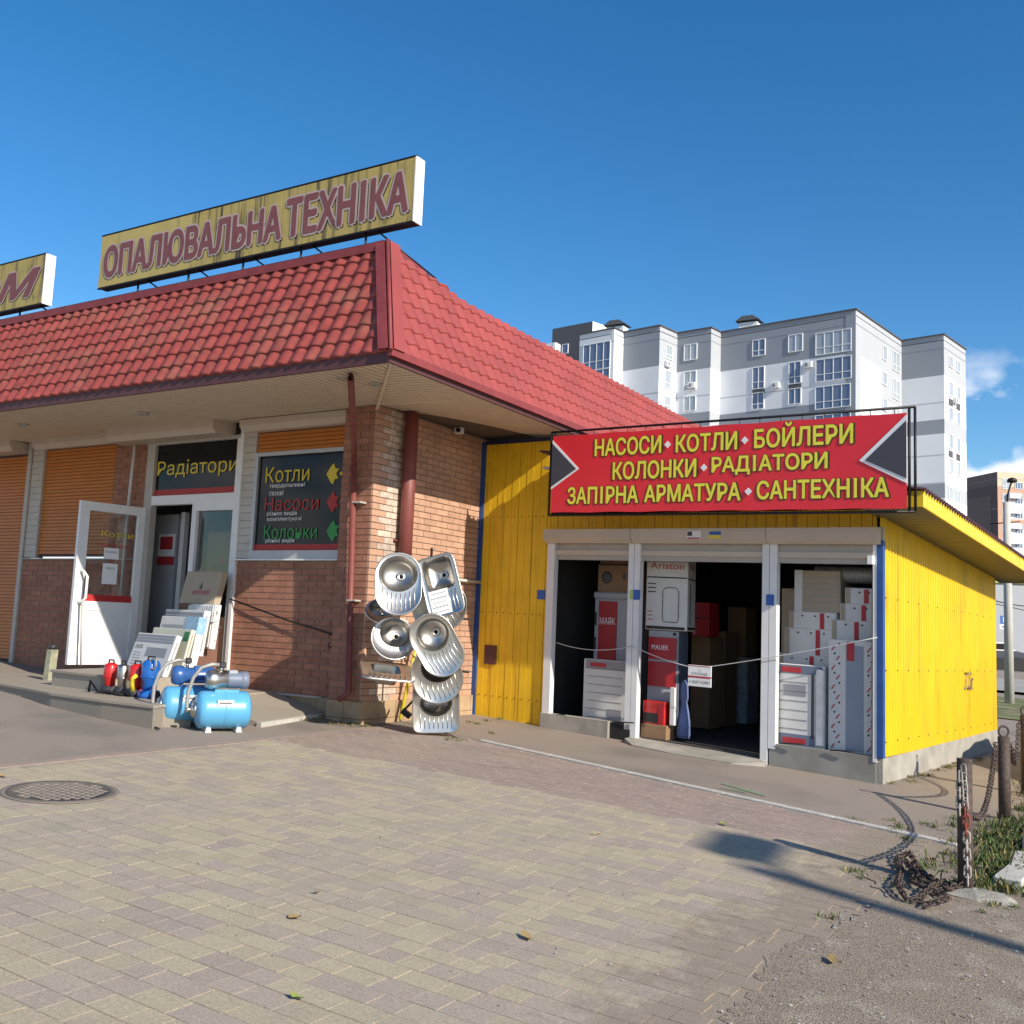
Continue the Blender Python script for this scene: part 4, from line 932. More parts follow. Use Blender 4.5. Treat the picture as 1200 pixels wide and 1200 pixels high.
# bay two
t, f2, w2, h, dep = carton('water_heater_box', 'white water heater carton with outline drawing standing high in the middle opening', 'box', 754, 655, 800, 737, .35, .42, 'white_card', rot=14)
text('Ariston', f2, -w2+.05, w2-.05, h-.13, h-.05, -dep/2-.001, 'label_red', t, bold=.02); face(t, f2, dep, -w2+.01, w2-.01, h-.24, h-.225, 'black'); face(t, f2, dep, -w2+.01, w2-.03, .01, .045, 'black')
q = MB(f2); q.tube([(x_*.10+.05, -dep/2-.003, .1+z_*.42) for x_, z_ in ((-.8, .0), (-1, .08), (-1, .9), (-.6, 1), (.6, 1), (1, .9), (1, .08), (.8, 0))], .005, 'label_dark', 4, closed=True); q.build('drawing', t)
for i in range(3): face(t, f2, dep, -w2+.02, -w2+.12, h-.32-i*.05, h-.305-i*.05, 'label_dark')
for i in range(3): face(t, f2, dep, -w2+.02, -w2+.09, .12+i*.05, .13+i*.05, 'label_red')
q = MB(f2); q.box(w2+.001, w2+.004, -.1, -.06, .08, h-.3, 'label_dark'); q.box(w2+.001, w2+.004, -dep/2+.02, dep/2-.02, .02, .05, 'black'); q.box(w2+.001, w2+.004, -dep/2+.02, dep/2-.02, h-.25, h-.235, 'black'); q.build('side_print', t)
text('Made', Fr(f2((w2+.001, 0, 0)), f2.y, -f2.x, f2.z), -.15, .1, h-.12, h-.06, -.001, 'label_red', t)
t, f2, w2, h, dep = carton('solid_fuel_boiler', 'tall grey boiler with two dark red doors under the white water heater carton', 'boiler', 755, 740, 790, 850, .35, .42, 'boiler_grey', rot=12)
face(t, f2, dep, -w2+.01, w2-.02, h*.70, h*.93, 'boiler_red', 'upper_door', .02); face(t, f2, dep, -w2+.01, w2-.02, h*.42, h*.675, 'boiler_red', 'lower_door', .02)
text('MAUER', f2, -w2+.05, w2-.12, h*.80, h*.85, -dep/2-.02, 'white', t); q = MB(f2); q.box(w2+.001, w2+.005, -dep/2, dep/2, .0, h, 'boiler_blue'); q.build('side_panel', t); face(t, f2, dep, w2-.07, w2-.03, h*.955, h*.985, 'black')
t, f2, w2, h, dep = carton('small_stove', 'small bright red stove with black window, lowest in the middle opening', 'stove', 753, 823, 779, 850, .12, .2, 'pump_red')
face(t, f2, dep, -w2+.02, w2-.09, .05, .16, 'black', 'window', .008); face(t, f2, dep, w2-.08, w2-.02, .04, h-.04, 'boiler_red', 'side_door', .006)
carton('cardboard_tray', 'flat brown cardboard tray under the small red stove', 'box', 750, 851, 781, 864, .10, .25, 'cardboard')
t, f2, w2, h, dep = carton('white_panel_strip', 'narrow white sunlit panel beside the red stove', 'panel', 784, 806, 791, 850, .14, .06, 'white_card')
q = MB(HUT); a = hq(801, 865, .3); prof_ = [(.075, 0), (.085, .05), (.08, .2), (.05, .36), (.035, .42), (.05, .46), (.045, .62), (.01, .68)]
for r_, z_ in []: pass
q.lathe([(r_*1.0, a[1]+z_*1.0) for r_, z_ in prof_], 'cloth_blue', 14, (a[0], .3, 0)); q.build('blue_bundle', None, label='blue wrapped bundle standing on the floor of the middle opening', category='bundle')
t, f2, w2, h, dep = carton('red_box', 'upper of two dark red boxes right of the white water heater carton', 'box', 814, 706, 831, 724, 1.3, .3, 'boiler_red', group='red boxes in the hut'); face(t, f2, dep, -w2, w2, 0, .01, 'label_dark')
t, f2, w2, h, dep = carton('red_box', 'lower of two dark red boxes right of the white water heater carton', 'box', 810, 725, 831, 745, 1.28, .3, 'boiler_red', group='red boxes in the hut'); face(t, f2, dep, -w2+.04, -w2+.05, .02, h-.02, 'white')
carton('cardboard_box', 'tall brown carton under the two dark red boxes', 'box', 808, 746, 832, 852, 1.7, .4, 'cardboard'); carton('cardboard_box', 'dark tall carton in the shade behind the hanging board', 'box', 832, 740, 850, 852, 2.4, .4, 'cardboard')
carton('cardboard_box', 'dim carton at the back of the middle opening near the right post', 'box', 852, 712, 874, 770, 3.2, .4, 'cardboard'); carton('plastic_bag_stack', 'dim plastic wrapped stack below the rear carton in the middle opening', 'stack', 852, 771, 876, 846, 3.0, .4, 'film')
# bay three
def rad_carton(label, p0, pt, p1, pb, y, dep, mark, g='radiator cartons stacked in the right opening'):
    t, f2, w2, h, dep = carton('radiator_carton', label, 'box', p0, pt, p1, pb, y, dep, 'white_card', group=g)
    face(t, f2, dep, mark*w2-.02, mark*w2+.03, .015, h-.015, 'label_red', 'label'); face(t, f2, dep, -w2+.01, -w2+.06, .01, h-.01, 'cardboard_pale', 'edge_print')
    for i in range(3): q = MB(f2); q.lathe([(.012, -dep/2-.002), (.008, -dep/2-.004)], 'label_dark', 8, (-w2+.16+i*(2*w2-.25)/2, 0, h-.05), 'y'); q.build('dot', t)
    return t
t, f2, w2, h, dep = carton('radiator_pack', 'banded white pack topmost left in the right opening', 'box', 931, 669, 985, 716, .35, .5, 'cardboard_pale')
for i in range(6): face(t, f2, dep, -w2+.1, w2, .03+i*.07, .036+i*.07, 'label_grey', 'band')
face(t, f2, dep, -w2, -w2+.09, 0, h, 'white_card', 'edge')
rad_carton('white carton with a red label, directly under the banded pack on the left', 924, 718, 980, 737, .34, .5, .4)
rad_carton('white carton with a red label, second under the banded pack, above the third', 919, 738, 975, 768, .33, .5, .4)
rad_carton('white carton with a red label, just above the plastic wrapped radiator', 912, 769, 972, 784, .32, .5, .3)
rad_carton('white carton high on the right under the grey ribbed duct', 990, 690, 1040, 708, .31, .5, .0)
rad_carton('white carton on the right between the upper one and the lowest one', 984, 709, 1040, 728, .305, .5, .0)
rad_carton('white carton on the right resting on the tall blue grey panel', 974, 729, 1040, 750, .30, .5, -.1)
t, f2, w2, h, dep = carton('panel_radiator', 'tall upright panel radiator with blue grey front and printed edges', 'radiator', 970, 752, 1028, 879, .10, .12, 'white_card')
face(t, f2, dep, -w2+.19, w2-.14, .02, h-.06, 'front_grey', 'front_sheet'); face(t, f2, dep, -w2+.20, -w2+.28, h-.22, h-.02, 'label_red', 'label', .007)
for i in range(11):
    for (xx, kk) in ((-w2+.05+.05*(i % 2), 'label_red'), (w2-.09+.04*(i % 2), 'label_red'), (-w2+.12-.05*(i % 2), 'label_dark'), (w2-.05-.04*(i % 2), 'label_dark')):
        zc = .06+i*(h-.15)/10+(.04 if kk == 'label_dark' else 0)
        if kk == 'label_red': q = MB(f2); q.prism([(xx-.02, zc-.03), (xx-.005, zc-.03), (xx+.03, zc+.02), (xx+.015, zc+.02)], -dep/2-.004, -dep/2-.001, kk)
        else: q = MB(f2); q.lathe([(.012, -dep/2-.002), (.008, -dep/2-.004)], kk, 8, (xx, 0, zc), 'y')
        q.build('print', t)
t, f2, w2, h, dep = carton('wrapped_radiator', 'radiator wrapped in shiny plastic with blue and red labels, lower left of right opening', 'radiator', 912, 781, 966, 872, .08, .14, 'white_card')
for i in range(6): face(t, f2, dep, -w2+.02, w2-.18, .18+i*.1, .188+i*.1, 'label_grey', 'rib_line')
face(t, f2, dep, -w2+.01, w2-.1, .02, .13, 'boiler_blue', 'label_band'); face(t, f2, dep, -w2+.05, w2-.2, .03, .09, 'label_red', 'label', .006); face(t, f2, dep, -w2+.01, w2-.02, h-.1, h-.01, 'boiler_blue', 'label_band'); face(t, f2, dep, -w2+.03, 0, h-.09, h-.03, 'label_red', 'label', .006)
q = MB(f2); q.bbox(w2-.09, w2+.01, -dep/2-.02, -dep/2+.02, .03, h-.04, 'film', .01); q.build('plastic_fold', t); face(t, f2, dep, w2-.14, w2-.11, .1, h-.1, 'label_dark', 'rib_line'); face(t, f2, dep, -w2+.06, w2-.2, h-.34, h-.22, 'label_grey', 'rib_line')
carton('radiator_carton', 'pale carton stacked deep behind the left column of the right opening', 'box', 915, 690, 940, 790, .95, .4, 'cardboard_pale')
carton('radiator_carton', 'large pale carton deep behind both columns of the right opening', 'box', 950, 690, 1038, 760, 1.1, .4, 'cardboard_pale')
carton('cardboard_box', 'dim brown carton deep in the left opening beside the red panelled boiler', 'box', 660, 715, 690, 768, 1.3, .4, 'cardboard')
q = MB(HUT); a = hq(955, 672, .45); cc = hq(1040, 672, .45); prf = []; x = a[0]; 
while x < 5.2: prf += [(.09, x), (.105, x+.012), (.09, x+.024)]; x += .028
q.lathe(prf, 'hose_grey', 16, (0, .5, a[1]), 'x'); q.build('ribbed_duct', None, label='grey ribbed ventilation duct lying on the cartons at the top right', category='duct')
hbox2 = None

# ------------------------------------------------------------ goods at the shop entrance
def card(name, label, cat, c, w_, h, d, yaw, lean, k, group=None, top='label_grey', side=None):
    """leaning flat carton; c = bottom centre of the front face"""
    f2 = rz(c, yaw, lean=lean); t = thing(name, label, cat, c, group)
    q = MB(f2); q.bbox(-w_/2, w_/2, 0, d, 0, h, k, .006); q.build('body', t)
    if side: q = MB(f2); q.box(w_/2, w_/2+.003, .008, d-.008, .01, h-.01, side); q.build('edge', t)
    return t, f2
g = 'radiator cartons leaning beside the entrance'
def rcard(name, label, cat, corner, w_, h, d, yaw, lean, k, group=None):
    """corner = right bottom corner of the front face"""
    c = Vector(corner)-Vector((math.cos(R(yaw)), math.sin(R(yaw)), 0))*(w_/2); return card(name, label, cat, c, w_, h, d, yaw, lean, k, group)
def prt(t, f2, *b, k): q = MB(f2); q.box(*b, k); q.build('print', t)
YW = -13
t, f2 = rcard('radiator_carton', 'white printed radiator carton leaning frontmost behind the pumps', 'box', (-9.46, 7.95, .797), .98, .50, .07, YW, -17, 'white_card', g)
w2 = .49
for i in range(3): prt(t, f2, -w2+.01, w2-.03, -.003, -.001, .39+i*.035, .415+i*.035, k='label_grey')
prt(t, f2, -.12, .38, -.003, -.001, .22, .33, k='label_grey'); text('KALDE', f2, -w2+.06, -w2+.25, .31, .355, -.001, 'label_dark', t)
for i in range(6): prt(t, f2, -w2+.06, -w2+.26, -.003, -.001, .08+i*.035, .086+i*.035, k='label_grey')
q = MB(f2); q.box(w2+.001, w2+.003, .025, .04, .08, .42, 'label_grey'); q.build('print', t)
t, f2 = rcard('radiator_carton', 'cream radiator carton with green corner label standing behind the front one', 'box', (-9.40, 8.14, .797), .95, .56, .06, YW, -12, 'cream_card', g)
prt(t, f2, .33, .45, -.003, -.001, .42, .53, k='green_label')
q = MB(f2); q.box(w2-.014, w2-.010, .022, .03, .05, .5, 'cardboard'); q.build('print', t)
t, f2 = rcard('radiator_carton', 'pale carton in blue foil wrap, third from the front of the leaning row', 'box', (-9.52, 8.36, .797), .95, .70, .10, YW, -9, 'white_card', g)
for i in range(9): prt(t, f2, -.40+i*.06, -.36+i*.06, -.003, -.001, .56, .60, k='label_grey')
q = MB(f2); q.bbox(.16, .478, -.006, .106, .50, .708, 'blue_foil', .004); q.build('foil_wrap', t)
t, f2 = rcard('radiator_carton', 'white carton with dark striped top, fourth in the leaning row by the door', 'box', (-9.72, 8.66, 1.02), 1.0, .56, .09, YW, -7, 'white_card', g)
for i in range(4): prt(t, f2, -.49, .47, -.003, -.001, .36+i*.045, .395+i*.045, k='label_grey')
q = MB(f2); q.box(.501, .503, .03, .05, .06, .5, 'label_grey'); q.build('print', t)
t, f2 = rcard('bubble_wrapped_radiator', 'white finned radiator in crumpled wrap standing behind the leaning cartons', 'radiator', (-9.80, 8.92, 1.10), .86, .56, .09, YW, -5, 'white_card')
for i in range(14): q = MB(f2); q.bbox(-.42+i*.06, -.375+i*.06, -.012, -.001, .02, .55, 'white_plastic', .004); q.build('fin', t)
q = MB(f2)
for i in range(26):
    x = random.uniform(.40, .47); y = random.uniform(-.02, .1); z = random.uniform(0, .56); a_ = [Vector((x, y, z))+Vector([random.uniform(-.03, .03) for _ in range(3)]) for _ in range(3)]; q.add(a_, [(0, 1, 2)], 'film')
q.build('wrap', t, kind='stuff')
t, f2 = card('boiler_carton', 'beige carton with a small red printed logo leaning on the shop doorway', 'box', (-10.30, 9.10, 1.66), .72, .44, .1, -4, -14, 'cardboard_pale')
text('▲', f2, -.02, .05, .20, .30, -.001, 'label_dark', t); text('котел', f2, -.12, .20, .12, .18, -.003, 'label_red', t)
t, f2 = card('boiler_carton', 'tall brown carton with printed logo behind the glass beside the door', 'box', (-10.40, 9.56, 1.78), .56, .86, .3, 0, 0, 'cardboard')
text('котел', f2, -.15, .17, .35, .42, -.001, 'label_dark', t); text('▲', f2, -.02, .08, .42, .55, -.001, 'label_red', t)
q = MB(); q.box(-10.7, -9.86, 8.62, 8.76, .80, 1.02, 'brown_panel'); q.box(-10.6, -9.95, 8.90, 9.04, .80, 1.10, 'brown_panel'); q.box(-10.62, -10.02, 9.1, 9.3, .80, 1.66, 'brown_panel'); q.build('low_stand', None, kind='stuff') if False else None
for (b_, lb) in (((-10.7, -9.86, 8.60, 8.78, .797, 1.02), 'low dark brown block under the dark striped carton'), ((-10.6, -9.95, 8.90, 9.04, .797, 1.10), 'dark brown block under the finned radiator'), ((-10.62, -10.05, 9.10, 9.30, .797, 1.66), 'dark brown stand under the beige carton in the doorway')):
    q = MB(); q.bbox(*b_, 'brown_panel', .006); q.build('wooden_block', None, label=lb, category='block')

# pumps on the step
def vpump(c, k, hgt, r, label, kind):
    x, y, z = c; t = thing('drainage_pump', label, 'pump', c, 'pumps on the entrance step')
    q = MB(); q.lathe([(r*.55, z+.05), (r*.75, z+.06), (r*.8, z+hgt*.45), (r*.95, z+hgt*.5), (r, z+hgt*.55), (r, z+hgt*.88), (r*.8, z+hgt*.96), (r*.35, z+hgt), (0.0, z+hgt)], k, 20, (x, y, 0)); q.build('motor_body', t)
    q = MB(); q.lathe([(r*1.15, z), (r*1.25, z+.03), (r*1.1, z+.08), (r*.6, z+.09)], 'cast_iron' if k != 'pump_blue' else k, 16, (x, y, 0)); q.cyl((x, y, z+.045), (x+r*2.0, y-r*.8, z+.05), .028, 'cast_iron' if k != 'pump_blue' else k, 10); q.build('volute', t)
    q = MB(); q.tube([(x-r*.6, y, z+hgt-.01), (x-r*.5, y, z+hgt+.03), (x+r*.5, y, z+hgt+.03), (x+r*.6, y, z+hgt-.01)], .009, 'black', 6); q.build('handle', t)
    q = MB(); q.lathe([(r*1.04, z+hgt*.54), (r*1.07, z+hgt*.55), (r*1.04, z+hgt*.57)], k, 20, (x, y, 0)); q.build('rim', t)
    q = MB(); q.cyl((x+r*2.0, y-r*.8, z+.05), (x+r*2.3, y-r*.92, z+.05), .045, 'pump_red' if kind else 'cast_iron', 12); q.build('flange', t)
    return t
vpump((-9.72, 7.45, .61), 'pump_red', .34, .074, 'red drainage pump at the left end of the row on the step', 0)
vpump((-9.47, 7.42, .61), 'steel_brushed', .34, .062, 'steel bodied drainage pump between the two red ones', 0)
vpump((-9.26, 7.44, .61), 'pump_red', .35, .088, 'larger red drainage pump left of the blue one', 1)
t = vpump((-9.02, 7.42, .61), 'pump_blue', .41, .098, 'blue drainage pump at the right end of the row on the step', 0)
q = MB(); q.tube([(-9.13, 7.30, .68), (-9.12, 7.27, .76), (-9.09, 7.25, .82), (-9.05, 7.26, .85)], .022, 'yellow_plastic', 8); q.build('yellow_elbow_pipe', None, label='yellow curved plastic handle between the red and the blue pump', category='pipe')
q = MB(); pts = [(-8.92+.055*math.cos(a_), 7.36, .98+.055*math.sin(a_)) for a_ in [i*.63 for i in range(10)]]; q.tube(pts, .009, 'hose_grey', 6, closed=True); q.build('cable_coil', None, label='small grey cable coil on top of the blue pump', category='cable')
q = MB(); q.tube([(-9.95, 7.36, .62), (-9.9, 7.33, .74), (-9.84, 7.38, .64), (-9.75, 7.32, .63), (-9.6, 7.34, .64), (-9.3, 7.3, .63)], .014, 'black', 6); q.build('black_hose', None, label='black cable lying at the feet of the pumps', category='hose')

# booster pump sets on blue tanks
def tankset(c, yaw, label, motor, front):
    t = thing('pressure_tank_set', label, 'pump', c, 'blue pressure tanks with pumps')
    f2 = rz(c, yaw); r = .19; Lh = .215; zc = .025+r
    pr_ = [(0.0, -Lh-.07)]+[(r*math.sin(a_), -Lh-.07*math.cos(a_)) for a_ in (.35, .7, 1.05, 1.35)]+[(r, -Lh+.03), (r, Lh-.03)]+[(r*math.sin(a_), Lh+.07*math.cos(a_)) for a_ in (1.35, 1.05, .7, .35)]+[(0, Lh+.07)]
    q = MB(f2); q.lathe(pr_, 'tank_blue', 32, (0, 0, zc), 'x'); q.build('tank', t)
    q = MB(f2); q.lathe([(r+.003, -.004), (r+.004, 0), (r+.003, .004)], 'tank_blue', 32, (0, 0, zc), 'x'); q.build('seam', t)
    for sx in (-.15, .15):
        q = MB(f2); q.prism([(sx-.03, 0), (sx+.03, 0), (sx+.02, .05), (sx-.02, .05)], -.13, .13, 'white_card'); q.build('foot', t)
    q = MB(f2); q.lathe([(.0, -Lh-.105), (.03, -Lh-.105), (.04, -Lh-.09), (.08, -Lh-.085), (.082, -Lh-.05), (.07, -Lh-.04)], 'steel', 24, (0, 0, zc), 'x'); q.build('flange', t)
    q = MB(f2); q.prism([(-.09, zc+.05), (.07, zc+.05), (.07, zc+.11), (-.09, zc+.11)], -r-.002, -r*.83, 'white_card'); q.prism([(-.07, zc+.075), (.05, zc+.075), (.05, zc+.087), (-.07, zc+.087)], -r-.004, -r-.0021, 'label_dark'); q.build('rating_plate', t)
    for i in range(6):
        a_ = i*math.pi/3; q = MB(f2); q.cyl((-Lh-.09, .06*math.cos(a_), zc+.06*math.sin(a_)), (-Lh-.1, .06*math.cos(a_), zc+.06*math.sin(a_)), .008, 'steel_brushed', 6); q.build('bolt', t)
    q = MB(f2); q.box(-.10, .14, -.06, .06, zc+r-.01, zc+r+.015, 'tank_blue' if front else 'motor_blue'); q.build('pump_bracket', t)
    zm_ = zc+r+.11
    q = MB(f2); q.lathe([(.05, -.19), (.08, -.185), (.098, -.15), (.1, -.08), (.08, -.06), (.082, .02), (.05, .03)], 'steel' if motor else 'motor_blue', 20, (0, 0, zm_), 'x'); q.build('pump_head', t)
    q = MB(f2); prf = [(.05, .02)]
    for i in range(8): prf += [(.085, .03+i*.016), (.077, .038+i*.016)]
    prf += [(.09, .165), (.09, .22), (.07, .24), (0, .24)]
    q.lathe(prf, 'motor_blue' if not motor else 'boiler_blue', 20, (0, 0, zm_), 'x'); q.build('motor', t)
    q = MB(f2); q.bbox(.03, .12, -.05, .05, zm_+.06, zm_+.10, 'motor_blue' if not motor else 'boiler_grey', .008); q.build('terminal_box', t)
    q = MB(f2); q.cyl((-.04, 0, zm_+.06), (-.04, 0, zm_+.15), .018, 'steel_brushed', 10); q.bbox(-.06, .0, -.035, .03, zm_+.12, zm_+.18, 'cast_iron', .01); q.build('pressure_switch', t)
    q = MB(f2); q.tube([(-.06, 0, zm_+.15), (-.14, -.01, zm_+.155), (-.24, -.01, zm_+.12), (-.31, 0, zm_+.02), (-.35, 0, zm_-.12), (-.355, 0, zc+.03), (-.35, 0, zc), (-.31, 0, zc)], .019, 'hose_grey', 10); q.build('braided_hose', t)
    q = MB(f2); q.cyl((-.31, 0, zc), (-.37, 0, zc), .027, 'steel', 10); q.build('elbow', t)
    return t
C1 = gp(250, 858); C2 = gp(204, 852)
tankset((C1.x-.02, C1.y+.12, gz(C1.x)), 58, 'light blue pressure tank with steel pump, the nearer and right of the pair', 1, True)
tankset((C2.x-.02, C2.y+.18, gz(C2.x)), 58, 'light blue pressure tank with blue pump, the farther and left of the pair', 0, False)
P = gp(190, 852); q = MB(); q.tube([(P.x+.1, P.y+.1, P.z+.01), (P.x-.02, P.y+.02, P.z+.012), (P.x+.02, P.y-.12, P.z+.012), (P.x+.2, P.y-.2, P.z+.012)], .01, 'black', 6); q.build('cable_loop', None, label='black cable loop on the asphalt beside the left blue tank', category='cable')

# ------------------------------------------------------------ kitchen sinks on a display rack
rack = thing('display_rack', 'black folding metal rack that carries the steel sinks', 'rack', (-6.62, 9.35, .31))
def rbar(a, b_, r=.014, name='tube'):
    q = MB(); q.tube([a, b_], r, 'dark_metal', 6); q.build(name, rack)
base = gp(512, 866)
Bx, By = -6.62, 9.42
rbar((Bx-.15, By+.25, .33), (Bx-.15, By+.25, 2.0)); pq = EYE+ray(506, 642)*11.5; rbar((pq.x, pq.y, .5), tuple(pq), .016); 
rbar((Bx-.45, By+.0, .55), (Bx+.1, By-.05, 1.05)); rbar((Bx-.05, By-.15, .30), (Bx+.45, By-.25, .28)); rbar((Bx-.0, By-.05, .30), (Bx+.5, By-.12, .28)); rbar((Bx-.15, By+.25, .32), (Bx+.35, By-.1, .29)); rbar((Bx-.15, By+.25, 1.0), (Bx+.2, By+.3, 1.0)); rbar((Bx-.15, By+.25, 1.6), (Bx+.15, By+.3, 1.6))
q = MB(rz((Bx-.42, By-.02, .5), 30, lean=0, roll=35)); q.box(-.06, .06, -.06, .06, -.03, .03, 'dark_metal'); q.build('weight', rack)
def outline(kind, w_, h, n=36):
    pts = []
    for i in range(n):
        a_ = 2*math.pi*i/n; c_, s_ = math.cos(a_), math.sin(a_)
        if kind == 'oval':       # stadium
            R_ = w_/2; x = R_*c_; y = R_*s_+(1 if s_ >= 0 else -1)*(h/2-R_)
        elif kind == 'round': x = w_/2*c_; y = h/2*s_
        else:
            e = .28; x = w_/2*(abs(c_)**e)*(1 if c_ >= 0 else -1); y = h/2*(abs(s_)**e)*(1 if s_ >= 0 else -1)
        pts.append((x, y))
    return pts
def sink(label, c, w_, h, kind, yaw, lean, roll, bowl=(.0, .15, .17, .15), drain='grooves', bk='round', label_card=False, flip=False):
    """face plane = local x,z ; y- is the front. bowl = (cx, cz, half w, half h)"""
    f2 = rz(c, yaw, lean=lean, roll=roll); t = thing('kitchen_sink', label, 'sink', c, 'steel sinks on the display rack')
    out = outline(kind, w_, h); n = len(out); bx, bz, bw, bh_ = bowl
    def ring(pts, y): return [(x, y, z) for x, z in pts]
    inner = []
    for i in range(n):
        a_ = 2*math.pi*i/n; c_, s_ = math.cos(a_), math.sin(a_)
        if bk == 'round': inner.append((bx+bw*c_, bz+bh_*s_))
        else: e = .35; inner.append((bx+bw*(abs(c_)**e)*(1 if c_ >= 0 else -1), bz+bh_*(abs(s_)**e)*(1 if s_ >= 0 else -1)))
    q = MB(f2); sc = lambda pts, k, cx=0, cz=0: [(cx+(x-cx)*k, cz+(z-cz)*k) for x, z in pts]
    # rim lip, flat, then hole edge
    rings = [ring(out, .012), ring(out, -.004), ring(sc(out, .965), -.008), ring(sc(out, .94), -.001), ring(sc(inner, 1.06, bx, bz), -.001)]
    v = [p for r_ in rings for p in r_]; fs = []
    for k_ in range(len(rings)-1):
        for i in range(n): fs.append((k_*n+i, k_*n+(i+1) % n, (k_+1)*n+(i+1) % n, (k_+1)*n+i))
    q.add(v, fs, 'steel', True); q.build('rim', t)
    q = MB(f2); rings = [ring(sc(inner, 1.06, bx, bz), -.001), ring(inner, .012), ring(sc(inner, .9, bx, bz), .10), ring(sc(inner, .78, bx, bz), .145), ring(sc(inner, .15, bx, bz), .152)]
    v = [p for r_ in rings for p in r_]; fs = []
    for k_ in range(len(rings)-1):
        for i in range(n): fs.append((k_*n+i, k_*n+(i+1) % n, (k_+1)*n+(i+1) % n, (k_+1)*n+i))
    q.add(v, fs, 'steel_basin', True); q.build('bowl', t)
    q = MB(f2); q.lathe([(.0, .150), (.02, .149), (.03, .140), (.045, .142), (.047, .150)], 'steel', 16, (bx+.03, 0, bz), 'y'); q.build('drain', t)
    q = MB(f2); q.lathe([(.0, .147), (.02, .146)], 'black', 12, (bx+.03, 0, bz), 'y'); q.build('drain_hole', t)
    z1_ = bz-bh_*1.08-.01; z0_ = -h/2+.05
    if drain == 'grooves' and z1_-z0_ > .08:
        for i in range(8):
            x = (i-3.5)*w_*.095
            lo = z0_ + (0 if kind != 'oval' else max(0, (w_/2)*(1-math.sqrt(max(0, 1-(x/(w_/2*.98))**2)))*.8))
            up_ = bz-bh_*math.sqrt(max(0, 1-(x/(bw*1.15))**2))*1.08-.015 if abs(x) < bw*1.1 else z1_+.08
            if bk != 'round': up_ = z1_
            if up_-lo > .04: q = MB(f2); q.tube([(x, -.000, lo), (x, -.003, (lo+up_)/2), (x, -.000, up_)], .0055, 'steel', 6); q.build('groove', t)
    q = MB(f2); q.box(-.035, .035, .02, .032, h/2-.13, h/2-.09, 'black') if False else None
    if label_card: q = MB(f2); q.box(-w_*.38, w_*.14, -.006, -.002, -h/2+.03, -h/2+.30, 'white'); q.build('paper_label', t); [(lambda m_: (m_.box(-w_*.32, w_*.08, -.0075, -.0062, -h/2+.06+i*.05, -h/2+.068+i*.05, 'label_grey'), m_.build('print', t)))(MB(f2)) for i in range(5)]
    return t
def sc_at(px, py, d):      # point on the sight line at distance d along view depth
    return EYE+ray(px, py)*d
YW = -36+180-180
sink('round-bowl oval sink with ridged drainboard, upper left on the rack', sc_at(467, 684, 10.9), .51, .70, 'oval', 38, -10, -3, (.0, .11, .20, .19))
sink('rectangular sink with paper label, upper right on the rack', sc_at(517, 686, 10.95), .42, .68, 'rect', 22, -4, -17, (.0, .13, .155, .17), bk='sq', label_card=True)
sink('oval sink half hidden behind the paper-labelled one', sc_at(515, 710, 11.15), .62, .60, 'oval', 36, 6, -24, (.06, .07, .18, .17))
sink('dark sink mostly hidden under the upper left one', sc_at(449, 716, 11.3), .42, .36, 'round', 50, -40, -10, (.0, .05, .14, .12), drain='')
sink('round sink with small fan drainboard, middle left on the rack', sc_at(461, 748, 11.0), .50, .50, 'round', 50, -22, -22, (.06, .05, .18, .16))
sink('oval sink tilted to the right, middle right on the rack', sc_at(512, 756, 10.85), .48, .72, 'oval', 34, 4, -32, (.02, .12, .17, .17))
sink('oval sink below the tilted one, lower right on the rack', sc_at(512, 792, 10.95), .56, .62, 'oval', 34, 8, -18, (.04, .09, .18, .16))
sink('rectangular sink standing lowest on the rack', sc_at(511, 829, 11.05), .52, .56, 'rect', 36, 3, -3, (.0, .05, .17, .14), bk='round')
sink('sink turned nearly edge-on, lower left on the rack', sc_at(453, 786, 11.0), .58, .56, 'rect', 60, -72, 14, (.0, .06, .15, .13), bk='sq')
q = MB(); q.tube([onX(469, 843, -7.4), onX(497, 715, -7.4)], .022, 'yellow_plastic', 6); q.build('yellow_plank', None, label='thin yellow bar leaning on the wall behind the sinks', category='bar')

# ------------------------------------------------------------ bollards and chains
def bollard(P, h, r, label, ring):
    t = thing('bollard', label, 'bollard', P, 'iron bollards along the right edge')
    q = MB(); q.tube([(P[0], P[1], P[2]-.1), (P[0], P[1], P[2]+h)], r, 'rust', 14); q.build('post', t)
    if ring:
        q = MB(rz((P[0], P[1], P[2]+h+.045), 35)); q.tube([(.045*math.cos(a_), 0, .045*math.sin(a_)) for a_ in [i*math.pi/8 for i in range(16)]], .010, 'rust', 6, closed=True); q.build('ring', t)
    return t
B1 = (-.87, 6.93, gz(-.87)); B2 = (-.93, 9.95, gz(-.93)); B3 = (-.90, 11.8, gz(-.90))
bollard(B1, .80, .045, 'nearest rusty iron bollard with white and red chain hanging on it', False); bollard(B2, .71, .05, 'second rusty iron bollard with a ring on top', True); bollard(B3, .8, .05, 'third iron bollard cut by the right edge of the picture', True)
def link_mesh(k, s_=1.):
    q = MB(); n = 14; pts = []
    for i in range(n):
        a_ = 2*math.pi*i/n; c_, d_ = math.cos(a_), math.sin(a_); pts.append((.016*s_*c_, 0, (.016*d_+(.016 if d_ >= 0 else -.016))*s_))
    q.tube(pts, .005*s_, k, 5, closed=True); return q.mesh('link')
LM = {k: link_mesh(k, 1.15) for k in ('rust', 'chain_white', 'chain_red')}
